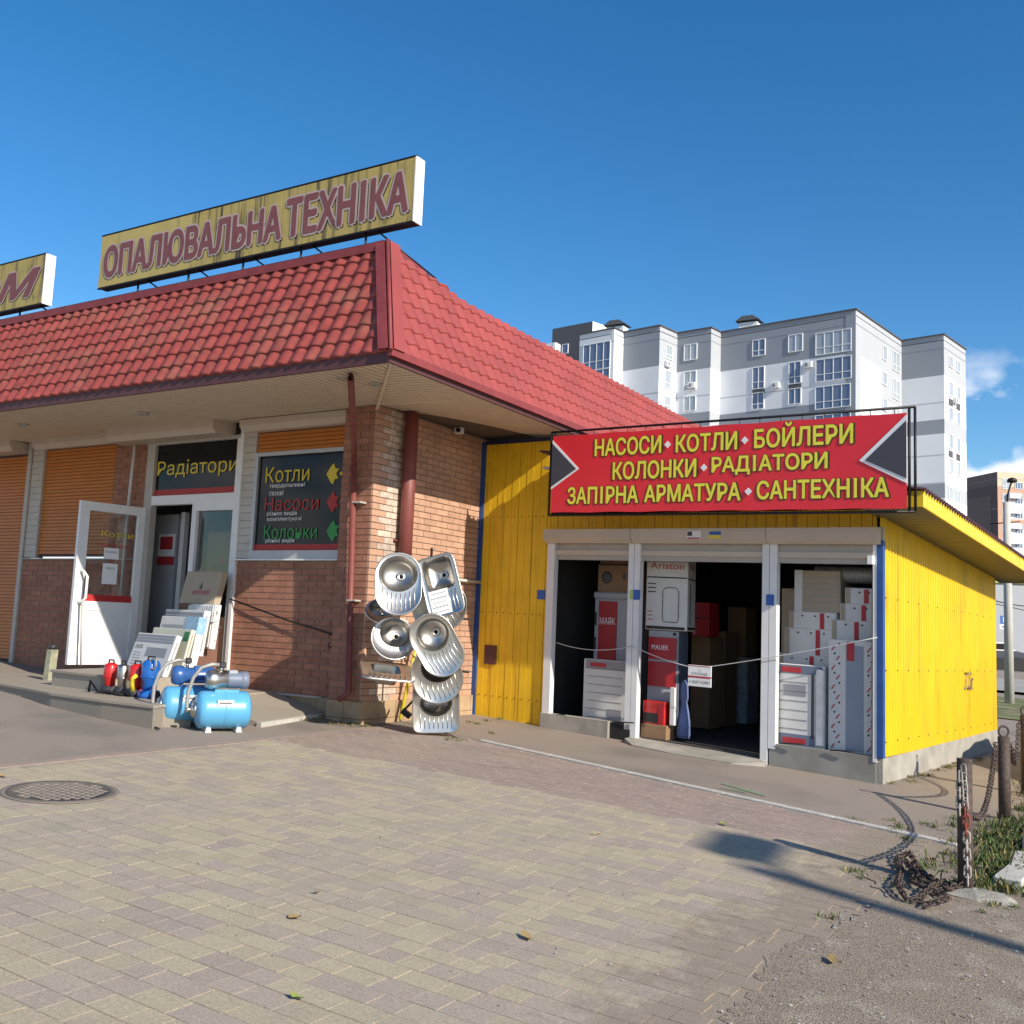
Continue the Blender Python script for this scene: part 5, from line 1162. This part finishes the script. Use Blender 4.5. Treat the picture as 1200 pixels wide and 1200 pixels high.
def chain(label, pts, kf, step=.05):
    # resample path
    P = [Vector(p) for p in pts]; seg = []; out = []
    dtot = 0; acc = 0; i = 0; cur = P[0].copy(); out.append(cur.copy())
    for a, b_ in zip(P, P[1:]):
        L_ = (b_-a).length; pos = 0
        while acc+(L_-pos) >= step:
            pos += step-acc; acc = 0; out.append(a+(b_-a)*(pos/L_))
        acc += L_-pos
    t = thing('chain', label, 'chain', pts[0], 'rusty chains of the bollards')
    for i in range(len(out)-1):
        a, b_ = out[i], out[i+1]; d = (b_-a).normalized(); qt = d.to_track_quat('Z', 'X'); 
        o = place(LM[kf(i)], 'link', t, (a+b_)/2); o.rotation_mode = 'QUATERNION'
        o.rotation_quaternion = qt @ Vector((0, 0, 1)).rotation_difference(Vector((0, 0, 1))) @ __import__('mathutils').Quaternion((0, 0, 1), (math.pi/2 if i % 2 else 0)+random.uniform(-.2, .2))
def cat(a, b_, sag, n=24):
    a, b_ = Vector(a), Vector(b_); return [a+(b_-a)*(i/n)-Vector((0, 0, sag*4*(i/n)*(1-i/n))) for i in range(n+1)]
chain('rusty chain sagging between the first and the second bollard', cat((B1[0]+.05, B1[1]+.02, B1[2]+.45), (B2[0]-.06, B2[1]-.03, B2[2]+.66), .20), lambda i: 'rust')
chain('rusty chain sagging between the second and the third bollard', cat((B2[0]+.06, B2[1], B2[2]+.64), (B3[0]-.06, B3[1], B3[2]+.74), .28), lambda i: 'rust')
chain('white and red painted chain hanging down the nearest bollard', [(B1[0]-.0, B1[1]-.055, B1[2]+.76), (B1[0]+.015, B1[1]-.065, B1[2]+.5), (B1[0]+.02, B1[1]-.065, B1[2]+.06)], lambda i: 'chain_red' if 5 <= i <= 7 else 'chain_white')
chain('second painted chain strand hanging on the nearest bollard', [(B1[0]-.02, B1[1]-.06, B1[2]+.72), (B1[0]-.02, B1[1]-.07, B1[2]+.45)], lambda i: 'chain_white')
pp = [gp(*p) for p in ((1125, 1042), (1108, 1040), (1090, 1050), (1075, 1062), (1060, 1058), (1052, 1045), (1056, 1025), (1052, 1010), (1066, 1008), (1076, 1020), (1068, 1038), (1082, 1048), (1100, 1052), (1112, 1060), (1098, 1066), (1080, 1068))]
chain('long heap of rusty chain lying on the ground at the foot of the nearest bollard', [(p.x, p.y, gz(p.x)+.02+.015*(i % 3)) for i, p in enumerate(pp)], lambda i: 'rust', .048)
pp = [gp(*p) for p in ((1130, 1046), (1110, 1050), (1095, 1040), (1078, 1030), (1062, 1018), (1080, 1040), (1100, 1046))]
chain('shorter strand of rusty chain on top of the heap on the ground', [(p.x, p.y, gz(p.x)+.045) for i, p in enumerate(pp)], lambda i: 'rust', .048)
# concrete foot lump and old kerb pieces
def lump(name, label, c, sx, sy, sz, k='stone'):
    q = MB(); v = []; n, mm = 9, 5
    for j in range(mm):
        ph = j/(mm-1)*math.pi/2
        for i in range(n): a_ = 2*math.pi*i/n; r_ = math.cos(ph)*(1+random.uniform(-.18, .18)); v.append((c[0]+sx*r_*math.cos(a_), c[1]+sy*r_*math.sin(a_), c[2]-.02+sz*math.sin(ph)*(1+random.uniform(-.1, .1))))
    q.add(v, [(j*n+i, j*n+(i+1) % n, (j+1)*n+(i+1) % n, (j+1)*n+i) for j in range(mm-1) for i in range(n)], k); return q.build(name, None, label=label, category='rock')
lump('concrete_footing', 'rough concrete lump at the foot of the nearest bollard', (B1[0]+.05, B1[1]-.05, B1[2]), .30, .20, .055, 'concrete')
ks = [(1200, 945), (1180, 985), (1170, 1025)]
for i, (x, y, ln, yw) in enumerate(((-.62, 8.0, .5, 92), (-.64, 7.42, .42, 84), (-.60, 8.62, .5, 95), (-.55, 9.25, .5, 90))):
    q = MB(rz((x, y, gz(x)-.03), yw)); q.bbox(-ln/2, ln/2, -.09, .09, 0, .10+.01*i, 'kerb', .015); q.build('kerb_stone', None, label=['pale worn kerb stone, second nearest in the weeds', 'pale broken kerb stone nearest to the first bollard', 'pale kerb stone third along the weedy strip', 'pale kerb stone farthest along the weedy strip'][i], category='kerb stone', group='kerb stones in the weeds')
# weeds
def weeds(name, spots, k='weed', k2='dry_weed', blade=(.018, .07), n=60, spread=.085):
    q = MB()
    for (x, y, s_) in spots:
        for i in range(int(n*s_)):
            a_ = random.uniform(0, 6.28); r_ = random.gauss(0, spread*s_); bx, by = x+r_*math.cos(a_), y+r_*math.sin(a_); z = gz(bx)+.0; h = random.uniform(*blade)*s_; w_ = random.uniform(.003, .007)*(.6+s_*.6)
            a2 = random.uniform(0, 6.28); dx, dy = math.cos(a2), math.sin(a2); ln = random.uniform(.2, 1.0)*h
            kk = k2 if random.random() < .22 else k
            q.add([(bx-dy*w_*.4, by+dx*w_*.4, z), (bx+dy*w_*.4, by-dx*w_*.4, z), (bx+dx*ln*.5+dy*w_, by+dy*ln*.5-dx*w_, z+h*.65), (bx+dx*ln, by+dy*ln, z+h), (bx+dx*ln*.5-dy*w_, by+dy*ln*.5+dx*w_, z+h*.65)], [(0, 1, 2, 3, 4)], kk)
    return q.build(name, None, (0, 0, 0), kind='stuff', label='low green weeds and dry blades growing from the cracks', category='weeds')
sp = []
for i in range(150): y = random.uniform(7.0, 12.5); sp.append((random.uniform(-.98, -.35)+.03*(y-7), y, random.uniform(.7, 1.5)))
for i in range(14): sp.append((random.uniform(-1.25, -.95), random.uniform(7.0, 9.6), random.uniform(.4, .9)))
for (px, py) in ((1000, 962), (1010, 965), (1045, 962), (1055, 970), (1047, 975), (1085, 966), (1095, 970), (1000, 1022), (1010, 1030), (975, 1078), (1165, 1062), (1150, 1070), (1190, 1065), (1052, 1040), (1075, 1030), (1060, 985), (905, 868)):
    p = gp(px, py); sp.append((p.x, p.y, random.uniform(.35, .7)))
for (px, py) in ((530, 866), (536, 869), (524, 868), (577, 860), (560, 849), (552, 847), (570, 845), (585, 843), (600, 842)): p = gp(px, py); sp.append((p.x, p.y, .5))
weeds('weeds', sp)
sp = []
for i in range(40): p = gp(340+i*2.4+random.uniform(-3, 3), 843+(i-10)*.28+random.uniform(-2, 3)); sp.append((p.x, p.y, random.uniform(.3, .55)))
for i in range(34): P = SW((random.uniform(0, 4), -.08-abs(random.gauss(0, .08)), 0)); sp.append((P.x, P.y, random.uniform(.3, .6)))
weeds('dry_weeds', sp, 'dry_weed', 'weed')
# pebbles and litter on the dirt and the paving
q = MB()
for i in range(900):
    x, y = (random.uniform(-1.4, .6), random.uniform(3.0, 9)) if i < 700 else (random.uniform(-5, -1.2), random.uniform(3, 8)); s_ = random.uniform(.003, .011)*(1 if i < 700 else .6); z = gz(x)+.014 if i >= 700 else gz(x)+.008
    q.add([(x-s_, y-s_*.7, z), (x+s_, y-s_, z), (x+s_*.8, y+s_, z), (x-s_*.8, y+s_*.8, z), (x, y, z+s_*.9)], [(0, 1, 4), (1, 2, 4), (2, 3, 4), (3, 0, 4)], 'stone' if random.random() < .6 else 'dirt')
q.build('pebbles', None, (0, 0, 0), kind='stuff', label='small stones scattered over the dirt', category='gravel')
for i, (px, py, s_, k, lb) in enumerate(((345, 1080, .05, 'leaf_dry', 'dry brown leaf on the paving in the lower left'), (372, 1050, .035, 'leaf_dry', 'small dry leaf above the lower left brown leaf'), (348, 1175, .035, 'leaf_green', 'small green leaf at the bottom of the paving'), (617, 1103, .05, 'leaf_dry', 'curled tan leaf in the middle of the paving'), (848, 969, .045, 'leaf_green', 'yellow green leaf on the reddish paving'), (3, 913, .04, 'leaf_dry', 'dry leaf at the left edge near the manhole'), (700, 981, .03, 'leaf_dry', 'tiny leaf on the paving below the hut'), (975, 1130, .05, 'leaf_dry', 'brown leaf on the dirt edge'))):
    P = gp(px, py); z = gz(P.x)+.018; q = MB(rz((P.x, P.y, z), random.uniform(0, 360)))
    q.add([(-s_, 0, .004), (-s_*.3, -s_*.45, 0), (s_*.5, -s_*.35, .012), (s_, 0, .02), (s_*.4, s_*.4, .004), (-s_*.3, s_*.4, .01), (0, 0, .0)], [(0, 1, 6), (1, 2, 6), (2, 3, 6), (3, 4, 6), (4, 5, 6), (5, 0, 6)], k); q.build('fallen_leaf', None, label=lb, category='leaf', group='fallen leaves')
# manhole cover
P = gp(71, 930); mh = thing('manhole_cover', 'round cast iron manhole cover set in the paving at the left', 'manhole cover', (P.x, P.y, gz(P.x)+.01))
mf = Fr((P.x, P.y, gz(P.x)+.012), (1, 0, -.046), (0, 1, 0), (.046, 0, 1)); r0 = .345
q = MB(mf); q.lathe([(r0+.03, 0), (r0+.03, .003), (r0+.0, .004), (r0-.005, .0)], 'asphalt', 40); q.build('collar', mh)
q = MB(mf); q.lathe([(r0-.005, .0), (r0-.006, .007), (r0-.03, .007), (r0-.032, .003), (0, .003)], 'manhole_dark', 40); q.build('disc', mh)
q = MB(mf); n = 0
for i in range(-5, 6):
    for j in range(-5, 6):
        x, y = i*.055+(.0275 if j % 2 else 0), j*.055
        if math.hypot(x, y) < r0-.06: q.bbox(x-.021, x+.021, y-.021, y+.021, .0, .008, 'manhole_iron', .004)
q.build('studs', mh, kind='stuff')

# ------------------------------------------------------------ far buildings
def fac(P, Q, px, py):
    d = (Q-P); d.z = 0; L_ = d.length; d.normalize(); n = Vector((d.y, -d.x, 0)); X = on(px, py, P, n); return (X-P).dot(d), X.z
def facade(root, P, Q, bands, wins=(), base='aptm_white', zb=-1.5, parapet=True, thick=.35, joints=True):
    """P left top corner, Q right top corner as seen; bands: list of (colour, z bottom) from the top down"""
    d = (Q-P); d.z = 0; L_ = d.length; d.normalize(); n = Vector((d.y, -d.x, 0)); f2 = Fr((P.x, P.y, 0), d, -n, (0, 0, 1))
    q = MB(f2); z = P.z
    # openings cut by building wall strips between windows
    rects = []
    for w_ in wins:
        (a, zt_), (b_, zb_) = fac(P, Q, w_[0], w_[1]), fac(P, Q, w_[2], w_[3]); rects.append((max(a, .05), min(b_, L_-.05), zb_, zt_, *w_[4:]))
    bnd = []
    for k, z2 in bands: bnd.append((z, z2, k)); z = z2
    for (zt_, zb_, k) in bnd: q.box(0, L_, 0, thick, zb_, zt_, k)
    w_ob = q.build('wall', root)
    if joints and len(bands) > 0 and bands[0][0] != 'aptm_dark':
        for zj in (P.z-1.35, P.z-7.1, P.z-12.6, P.z-15.5):
            q = MB(f2); q.box(.02, L_-.02, -.02, -.003, zj-.035, zj+.035, 'aptm_light' if zj < P.z-2 else 'aptm_grey'); q.build('floor_line', root)
    for (a, b_, z0_, z1_, nx_, nz_, pk) in rects:
        fk = 'white'; q = MB(f2); t_ = .07
        q.box(a, b_, -.10, -.002, z1_-t_, z1_, fk); q.box(a, b_, -.10, -.002, z0_, z0_+t_, fk); q.box(a, a+t_, -.10, -.002, z0_+t_, z1_-t_, fk); q.box(b_-t_, b_, -.10, -.002, z0_+t_, z1_-t_, fk)
        for i in range(1, nx_): x = a+(b_-a)*i/nx_; q.box(x-.035, x+.035, -.09, -.002, z0_+t_, z1_-t_, fk)
        for i in range(1, nz_): zz = z0_+(z1_-z0_)*(.32 if nz_ == 2 else i/nz_); q.box(a+t_, b_-t_, -.085, -.002, zz-.03, zz+.03, fk)
        wo = q.build('window', w_ob if False else root)
        q = MB(f2); q.box(a+t_, b_-t_, -.05, -.004, z0_+t_, z1_-t_, pk); q.build('pane', wo)
    return f2, L_, w_ob
H1 = 33.4
apt = None
def top(px, py, H=H1): return onZ(px, py, H)
c_main = top(1003, 363); apt = thing('apartment_block', 'big white and grey apartment block with stepped facade behind the red roof', 'building', (c_main.x, c_main.y, 0))
S = 2.9
zg = H1-4.25; zmid1 = H1-8.9; zmid2 = zmid1-1.5
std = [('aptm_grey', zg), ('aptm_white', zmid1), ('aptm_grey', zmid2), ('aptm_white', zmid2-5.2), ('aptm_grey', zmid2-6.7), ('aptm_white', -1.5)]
lit = [('aptm_light', zg), ('aptm_white', zmid1), ('aptm_light', zmid2), ('aptm_white', zmid2-5.2), ('aptm_light', zmid2-6.7), ('aptm_white', -1.5)]  # same bands for sun-facing sides, sunlight put into the lighter grey
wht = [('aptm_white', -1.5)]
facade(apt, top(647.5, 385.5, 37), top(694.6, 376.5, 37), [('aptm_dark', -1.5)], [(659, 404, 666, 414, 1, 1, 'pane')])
facade(apt, top(694.6, 376.5, 37), top(722, 386, 37), wht)
facade(apt, top(679.5, 393), top(720, 385), wht, [(684, 405, 715, 431, 4, 2, 'pane'), (684, 436, 714, 462, 4, 2, 'pane'), (684, 467, 714, 493, 4, 2, 'pane')])
facade(apt, top(720, 385), top(731, 390), wht)
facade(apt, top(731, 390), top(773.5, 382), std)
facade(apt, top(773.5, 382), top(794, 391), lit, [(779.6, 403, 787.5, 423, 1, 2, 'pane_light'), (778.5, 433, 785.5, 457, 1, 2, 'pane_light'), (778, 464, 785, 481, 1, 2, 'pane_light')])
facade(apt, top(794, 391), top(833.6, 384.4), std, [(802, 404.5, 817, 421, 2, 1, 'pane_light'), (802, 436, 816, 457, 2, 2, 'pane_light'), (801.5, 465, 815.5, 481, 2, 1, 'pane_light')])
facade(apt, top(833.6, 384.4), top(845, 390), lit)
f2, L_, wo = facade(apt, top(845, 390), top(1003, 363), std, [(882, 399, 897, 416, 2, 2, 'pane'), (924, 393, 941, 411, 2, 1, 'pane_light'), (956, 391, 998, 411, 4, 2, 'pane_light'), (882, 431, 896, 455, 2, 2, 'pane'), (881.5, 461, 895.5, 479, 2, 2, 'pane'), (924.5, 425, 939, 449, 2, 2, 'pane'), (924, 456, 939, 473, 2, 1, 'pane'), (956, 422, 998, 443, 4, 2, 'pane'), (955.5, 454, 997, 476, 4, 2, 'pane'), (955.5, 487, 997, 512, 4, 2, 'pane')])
for (x0_, y0_, x1_, y1_) in ((882, 455.5, 896, 461), (924.5, 449.5, 939, 455.5)):
    P_, Q_ = top(845, 390), top(1003, 363); (a, z1_), (b_, z0_) = fac(P_, Q_, x0_, y0_), fac(P_, Q_, x1_, y1_); q = MB(f2); q.box(a, b_, -.06, -.003, z0_, z1_, 'aptm_dark'); q.build('spandrel', apt)
q = MB(f2); q.box(L_-1.0, L_+.0, -.04, -.005, -1.5, H1-.4, 'aptm_grey'); q.build('corner_strip', apt)
f2, L_, wo = facade(apt, top(1003, 363), top(1056.5, 400), [('aptm_light', -1.5)], [(1034, 404, 1039, 424, 1, 1, 'pane_light'), (1045.6, 410, 1054, 438, 2, 2, 'pane_light'), (1034, 435, 1039, 453, 1, 1, 'pane_light'), (1045.6, 443, 1054, 471, 2, 2, 'pane_light'), (1034, 466, 1039, 483, 1, 1, 'pane_light'), (1045.6, 476, 1054, 500, 2, 2, 'pane_light')])  # sun-facing side, its grey lightened to carry the sunlight
P_, Q_ = top(1003, 363), top(1056.5, 400); (a, z1_), (b_, z0_) = fac(P_, Q_, 1007, 419), fac(P_, Q_, 1033, 479)
q = MB(f2); q.box(a, b_, -.05, -.004, H1-10.2, H1-4.4, 'aptm_white'); q.build('white_panel', apt)
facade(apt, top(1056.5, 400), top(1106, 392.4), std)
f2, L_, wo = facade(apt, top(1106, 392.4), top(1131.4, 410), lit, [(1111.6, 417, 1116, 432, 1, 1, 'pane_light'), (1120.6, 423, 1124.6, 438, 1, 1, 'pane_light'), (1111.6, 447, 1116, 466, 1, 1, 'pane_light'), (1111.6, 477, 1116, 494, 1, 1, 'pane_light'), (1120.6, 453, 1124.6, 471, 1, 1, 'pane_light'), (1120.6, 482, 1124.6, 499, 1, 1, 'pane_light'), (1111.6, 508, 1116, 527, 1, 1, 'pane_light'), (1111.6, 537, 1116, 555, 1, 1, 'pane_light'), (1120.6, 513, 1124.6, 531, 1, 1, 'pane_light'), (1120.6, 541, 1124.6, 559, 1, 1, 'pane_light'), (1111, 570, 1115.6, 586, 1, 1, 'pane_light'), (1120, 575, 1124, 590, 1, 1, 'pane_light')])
for (x0_, y0_, x1_, y1_) in ((1111.6, 466.5, 1116, 476.5), (1120.6, 471.5, 1124.6, 481.5), (1111.6, 527.5, 1116, 536.5), (1120.6, 531.5, 1124.6, 540.5)):
    P_, Q_ = top(1106, 392.4), top(1131.4, 410); (a, z1_), (b_, z0_) = fac(P_, Q_, x0_, y0_), fac(P_, Q_, x1_, y1_); q = MB(f2); q.box(a, b_, -.06, -.003, z0_, z1_, 'aptm_dark'); q.build('spandrel', apt)
facade(apt, top(622, 406), top(651, 401), wht)
facade(apt, top(651, 401), top(657, 404), wht)
for (P_, Q_, px, py) in ((top(773.5, 382), top(794, 391), 781, 427), (top(794, 391), top(833.6, 384.4), 812, 452), (top(845, 390), top(1003, 363), 910, 452), (top(845, 390), top(1003, 363), 948, 428), (top(1106, 392.4), top(1131.4, 410), 1118, 470)):
    d = (Q_-P_); d.z = 0; d.normalize(); f3 = Fr((P_.x, P_.y, 0), d, Vector((-d.y, d.x, 0)), (0, 0, 1)); a, z = fac(P_, Q_, px, py); q = MB(f3); q.bbox(a-.42, a+.42, -.4, -.02, z-.3, z+.3, 'white', .04); q.lathe([(.22, -.41), (.2, -.42)], 'label_grey', 14, (a-.1, 0, z), 'y'); q.build('air_conditioner', apt)
# roof slab edge, chimneys
pts = [top(*p) for p in ((679.5, 393), (720, 385), (731, 390), (773.5, 382), (794, 391), (833.6, 384.4), (845, 390), (1003, 363), (1056.5, 400), (1106, 392.4), (1131.4, 410))]
q = MB()
for a, b_ in zip(pts, pts[1:]):
    d = (b_-a).normalized(); n = Vector((d.y, -d.x, 0)); v = [a+n*.12-d*.1, b_+n*.12+d*.1, b_-n*.3+d*.1, a-n*.3-d*.1]
    q.add([p+Vector((0, 0, dz)) for dz in (.002, .14) for p in v], [(3, 2, 1, 0), (4, 5, 6, 7), (0, 1, 5, 4), (1, 2, 6, 5), (2, 3, 7, 6), (3, 0, 4, 7)], 'aptm_dark')
q.build('coping', apt)
back = [Vector((p.x*1.22, p.y*1.22, 0)) for p in (pts[-1], pts[0])]
q = MB(); q.slab([(p.x, p.y) for p in pts]+[(p.x, p.y) for p in back], H1-.6, H1-.5, 'aptm_dark'); q.build('roof', apt)
q = MB()
for (px, py) in ((878, 380), (723, 385)):
    P = top(px, py, H1); P = EYE+(P-EYE)*1.04; z = P.z-.9; q.box(P.x-1.0, P.x+1.0, P.y-.5, P.y+.8, z-1, z+1.0, 'aptm_white'); q.prism([(P.x-1.3, z+1.15), (P.x+1.3, z+1.15), (P.x+.6, z+1.65), (P.x-.6, z+1.65)], P.y-.8, P.y+1.1, 'aptm_dark')
q.build('vent_stack', apt)
# brown and cream block
H2 = 34.5
def top2(px, py): return onZ(px, py, H2)
cc = top2(1168.7, 552.7); bb = thing('apartment_block', 'brown and cream apartment block with balconies, far behind at the right edge', 'building', (cc.x, cc.y, 0))
P_, Q_ = top2(1126, 561.5), cc
f2, L_, _ = facade(bb, P_, Q_, [('aptm_taupe', H2-2.4), ('aptm_brown', -2)])
q = MB(f2); q.box(-3, L_-1.8, -.05, -.004, -2, H2-4.4, 'aptm_taupe'); q.build('panel', bb)
E = top2(1215, 555.2); wins = []
for i in range(9):
    y = 561+17.3*i; wins += [(1174.5, y, 1183, y+12.5, 2, 2, 'pane_light'), (1189, y+1+(3 if i == 0 else 0), 1198.5, y+12.5, 3, 1, 'pane')]
f2, L_, _ = facade(bb, cc, E, [('aptm_cream', H2-2.8), ('aptm_peach', H2-5.4), ('aptm_white', H2-9), ('aptm_peach', H2-11), ('aptm_white', H2-16), ('aptm_cream', H2-18), ('aptm_white', -2)], wins)
q = MB(f2); q.box(0, 1.6, -.04, -.004, -2, H2-5.4, 'aptm_peach'); q.build('corner_strip', bb)
for i in range(7):
    z = H2-4.2-i*2.9; q = MB(f2); q.bbox(1.9, 4.2, -.9, -.11, z-.9, z+.1, 'aptm_white', .03); q.build('balcony', bb)
# supermarket wall
D2 = 60
def dq(px, py, D): return EYE+ray(px, py)*D
a = dq(1150, 665, D2); b_ = dq(1250, 664, D2); ux = Vector((b_.x-a.x, b_.y-a.y, 0)).normalized(); sm_f = Fr((a.x, a.y, 0), ux, Vector((-ux.y, ux.x, 0)), (0, 0, 1))
smk = thing('supermarket', 'low grey supermarket wall with a green lettered strip, behind the pole at right', 'building', (a.x, a.y, 0))
zt_ = 6.3
q = MB(sm_f); q.box(-8, 14, 0, 6, -1, zt_, 'shop_grey'); q.build('wall', smk)
q = MB(sm_f); q.prism([(-6, 3.2), (14, -2), (14, 0), (-6, 5.2)], -.05, -.01, 'shop_grey') if False else None
zl = dq(1190, 684, D2).z; zh = dq(1190, 671, D2).z
q = MB(sm_f); q.box(-8, 14, -.15, -.01, zl, zh, 'lime'); q.build('sign_strip', smk)
for (s_, p0, p1) in (('ПЕР', 1163.5, 1178), ('МАР', 1186, 1200), ('КЕТ', 1202, 1216)):
    A = sm_f.inv(on(p0, 680, sm_f((0, -.16, 0)), sm_f.y)); B = sm_f.inv(on(p1, 673, sm_f((0, -.16, 0)), sm_f.y)); text(s_, sm_f, A.x, B.x, min(A.z, B.z)+.05, max(A.z, B.z)-.02, -.16, 'black', smk, bold=.03, th=.02)
q = MB(sm_f); q.box(-8, 14, -6.2, -6, -.3, .9, 'dark_metal'); q.build('dark_fence', None, label='low dark fence along the supermarket car park', category='fence')
# cables
q = MB(); q.tube([dq(1150, 700, 50), dq(1182, 708, 50), dq(1230, 714, 50)], .025, 'black', 4); q.tube([dq(1150, 704, 50), dq(1182, 711, 50), dq(1230, 722, 50)], .02, 'black', 4); q.build('overhead_cable', None, label='thin black overhead cables passing in front of the supermarket', category='cable')
# concrete lamp pole with head
P = gp(1183, 825); pole = thing('street_lamp', 'pale concrete street lamp pole right of the yellow hut', 'street lamp', P)
zt2 = (EYE+ray(1185, 585)*(P-EYE).dot(fw)).z
q = MB(); q.tube([(P.x, P.y, P.z-.2), (P.x, P.y, zt2)], [.115, .085], 'concrete_pole', 12); q.build('pole', pole)
q = MB(); q.tube([(P.x, P.y, zt2-.1), (P.x+.03, P.y-.02, zt2+.2), (P.x+.12, P.y-.1, zt2+.48)], .022, 'dark_metal', 6); q.build('arm', pole)
q = MB(); q.lathe([(.03, zt2+.47), (.13, zt2+.5), (.10, zt2+.58), (.02, zt2+.61)], 'dark_metal', 12, (P.x+.14, P.y-.12, 0)); q.build('lamp_head', pole)
q = MB(); q.tube([(P.x-.4, P.y, zt2-.55), (P.x+.3, P.y, zt2-.5)], .015, 'dark_metal', 5); q.build('bracket', pole)
# parking sign
D3 = 42; A = dq(1172, 731, D3); B = dq(1181, 721, D3); pf = Fr((A.x, A.y, 0), (rt.x, rt.y, 0), (-rt.y, rt.x, 0), (0, 0, 1)); sgn = thing('parking_sign', 'blue square parking sign with a white plate, half behind the lamp pole', 'sign', (A.x+.2, A.y, 0))
wv = .34
q = MB(pf); q.box(0, wv, -.01, 0, A.z, A.z+wv, 'label_blue'); q.build('plate', sgn); text('P', pf, wv*.36, wv*.74, A.z+.06, A.z+wv-.05, -.011, 'white', sgn, bold=.03); q = MB(pf); q.box(-.02, wv+.02, -.01, 0, A.z-.22, A.z-.02, 'white'); q.build('lower_plate', sgn); q = MB(pf); q.box(.08, wv-.04, -.014, -.011, A.z-.15, A.z-.09, 'black'); q.build('print', sgn)
q = MB(pf); q.cyl((wv*.7, .03, -.1), (wv*.7, .03, A.z+wv), .025, 'dark_metal', 8); q.build('post', sgn)
# parked cars: one by the supermarket and two beyond the right edge whose shade falls into view
def car(c, yaw, label, s_=1.):
    t = thing('parked_car', label, 'car', c, 'parked cars'); f2 = rz(c, yaw); L2 = 2.1
    pf_ = [(-L2, .35), (-L2+.05, .75), (-L2+.5, .9), (-1.35, .98), (-.85, 1.38), (-.2, 1.47), (.6, 1.42), (1.25, .98), (1.9, .85), (L2, .6), (L2, .35), (1.9, .25), (-1.9, .25)]
    q = MB(f2); n = len(pf_); v = []
    for (yy, sc_) in ((-.82, .97), (-.70, 1), (.70, 1), (.82, .97)): v += [(x, yy*(1 if z < 1.0 else .84), z if z < 1 else 1+(z-1)*sc_) for x, z in pf_]
    fs = [list(range(n)), list(range(4*n-1, 3*n-1, -1))]+[(k*n+i, k*n+(i+1) % n, (k+1)*n+(i+1) % n, (k+1)*n+i) for k in range(3) for i in range(n)]
    q.add(v, fs, 'car_paint'); q.build('body', t)
    q = MB(f2); 
    for sy in (-1, 1): q.prism([(-1.25, 1.0), (-.82, 1.34), (.5, 1.36), (1.1, 1.0)], sy*.80-.01, sy*.80+.01, 'window_glass')
    q.build('side_windows', t)
    for sx in (-1.3, 1.3):
        for sy in (-.74, .74):
            q = MB(f2); q.lathe([(.2, -.1), (.31, -.1), (.32, 0), (.31, .1), (.2, .1)], 'tyre', 20, (sx, sy, .32), 'y'); w0 = q.build('wheel', t); q = MB(f2); q.lathe([(0, -.11), (.19, -.11), (.19, .11), (0, .11)], 'rim', 16, (sx, sy, .32), 'y'); q.build('rim', w0)
    return t
car((.95, 14.4, gz(.95)), 90, 'dark car parked just beyond the right edge beside the hut, known by its shade')
car((1.2, 25.2, gz(1.2)), 90, 'dark car parked farther along beyond the right edge')
A = dq(1156, 787, 56); car((A.x, A.y, gz(A.x)), 40, 'dark blue car parked by the supermarket behind the lamp pole')
# tall lamp outside the right edge, its shade crosses the lower right corner
LB = (10.8, 2.45); lz = gz(4); lp = thing('street_lamp', 'tall street lamp beyond the right edge whose shade crosses the dirt', 'street lamp', (*LB, lz))
q = MB(); q.tube([(*LB, lz), (*LB, lz+7.7)], [.12, .08], 'concrete_pole', 12); q.build('pole', lp); q = MB(); q.tube([(*LB, lz+7.4), (LB[0]-.1, LB[1]+.35, lz+7.75)], .03, 'dark_metal', 6); q.build('arm', lp)
q = MB(rz((LB[0]-.12, LB[1]+.5, lz+7.75), 100)); q.bbox(-.35, .35, -.16, .16, -.1, .12, 'dark_metal', .04); q.build('lamp_head', lp)
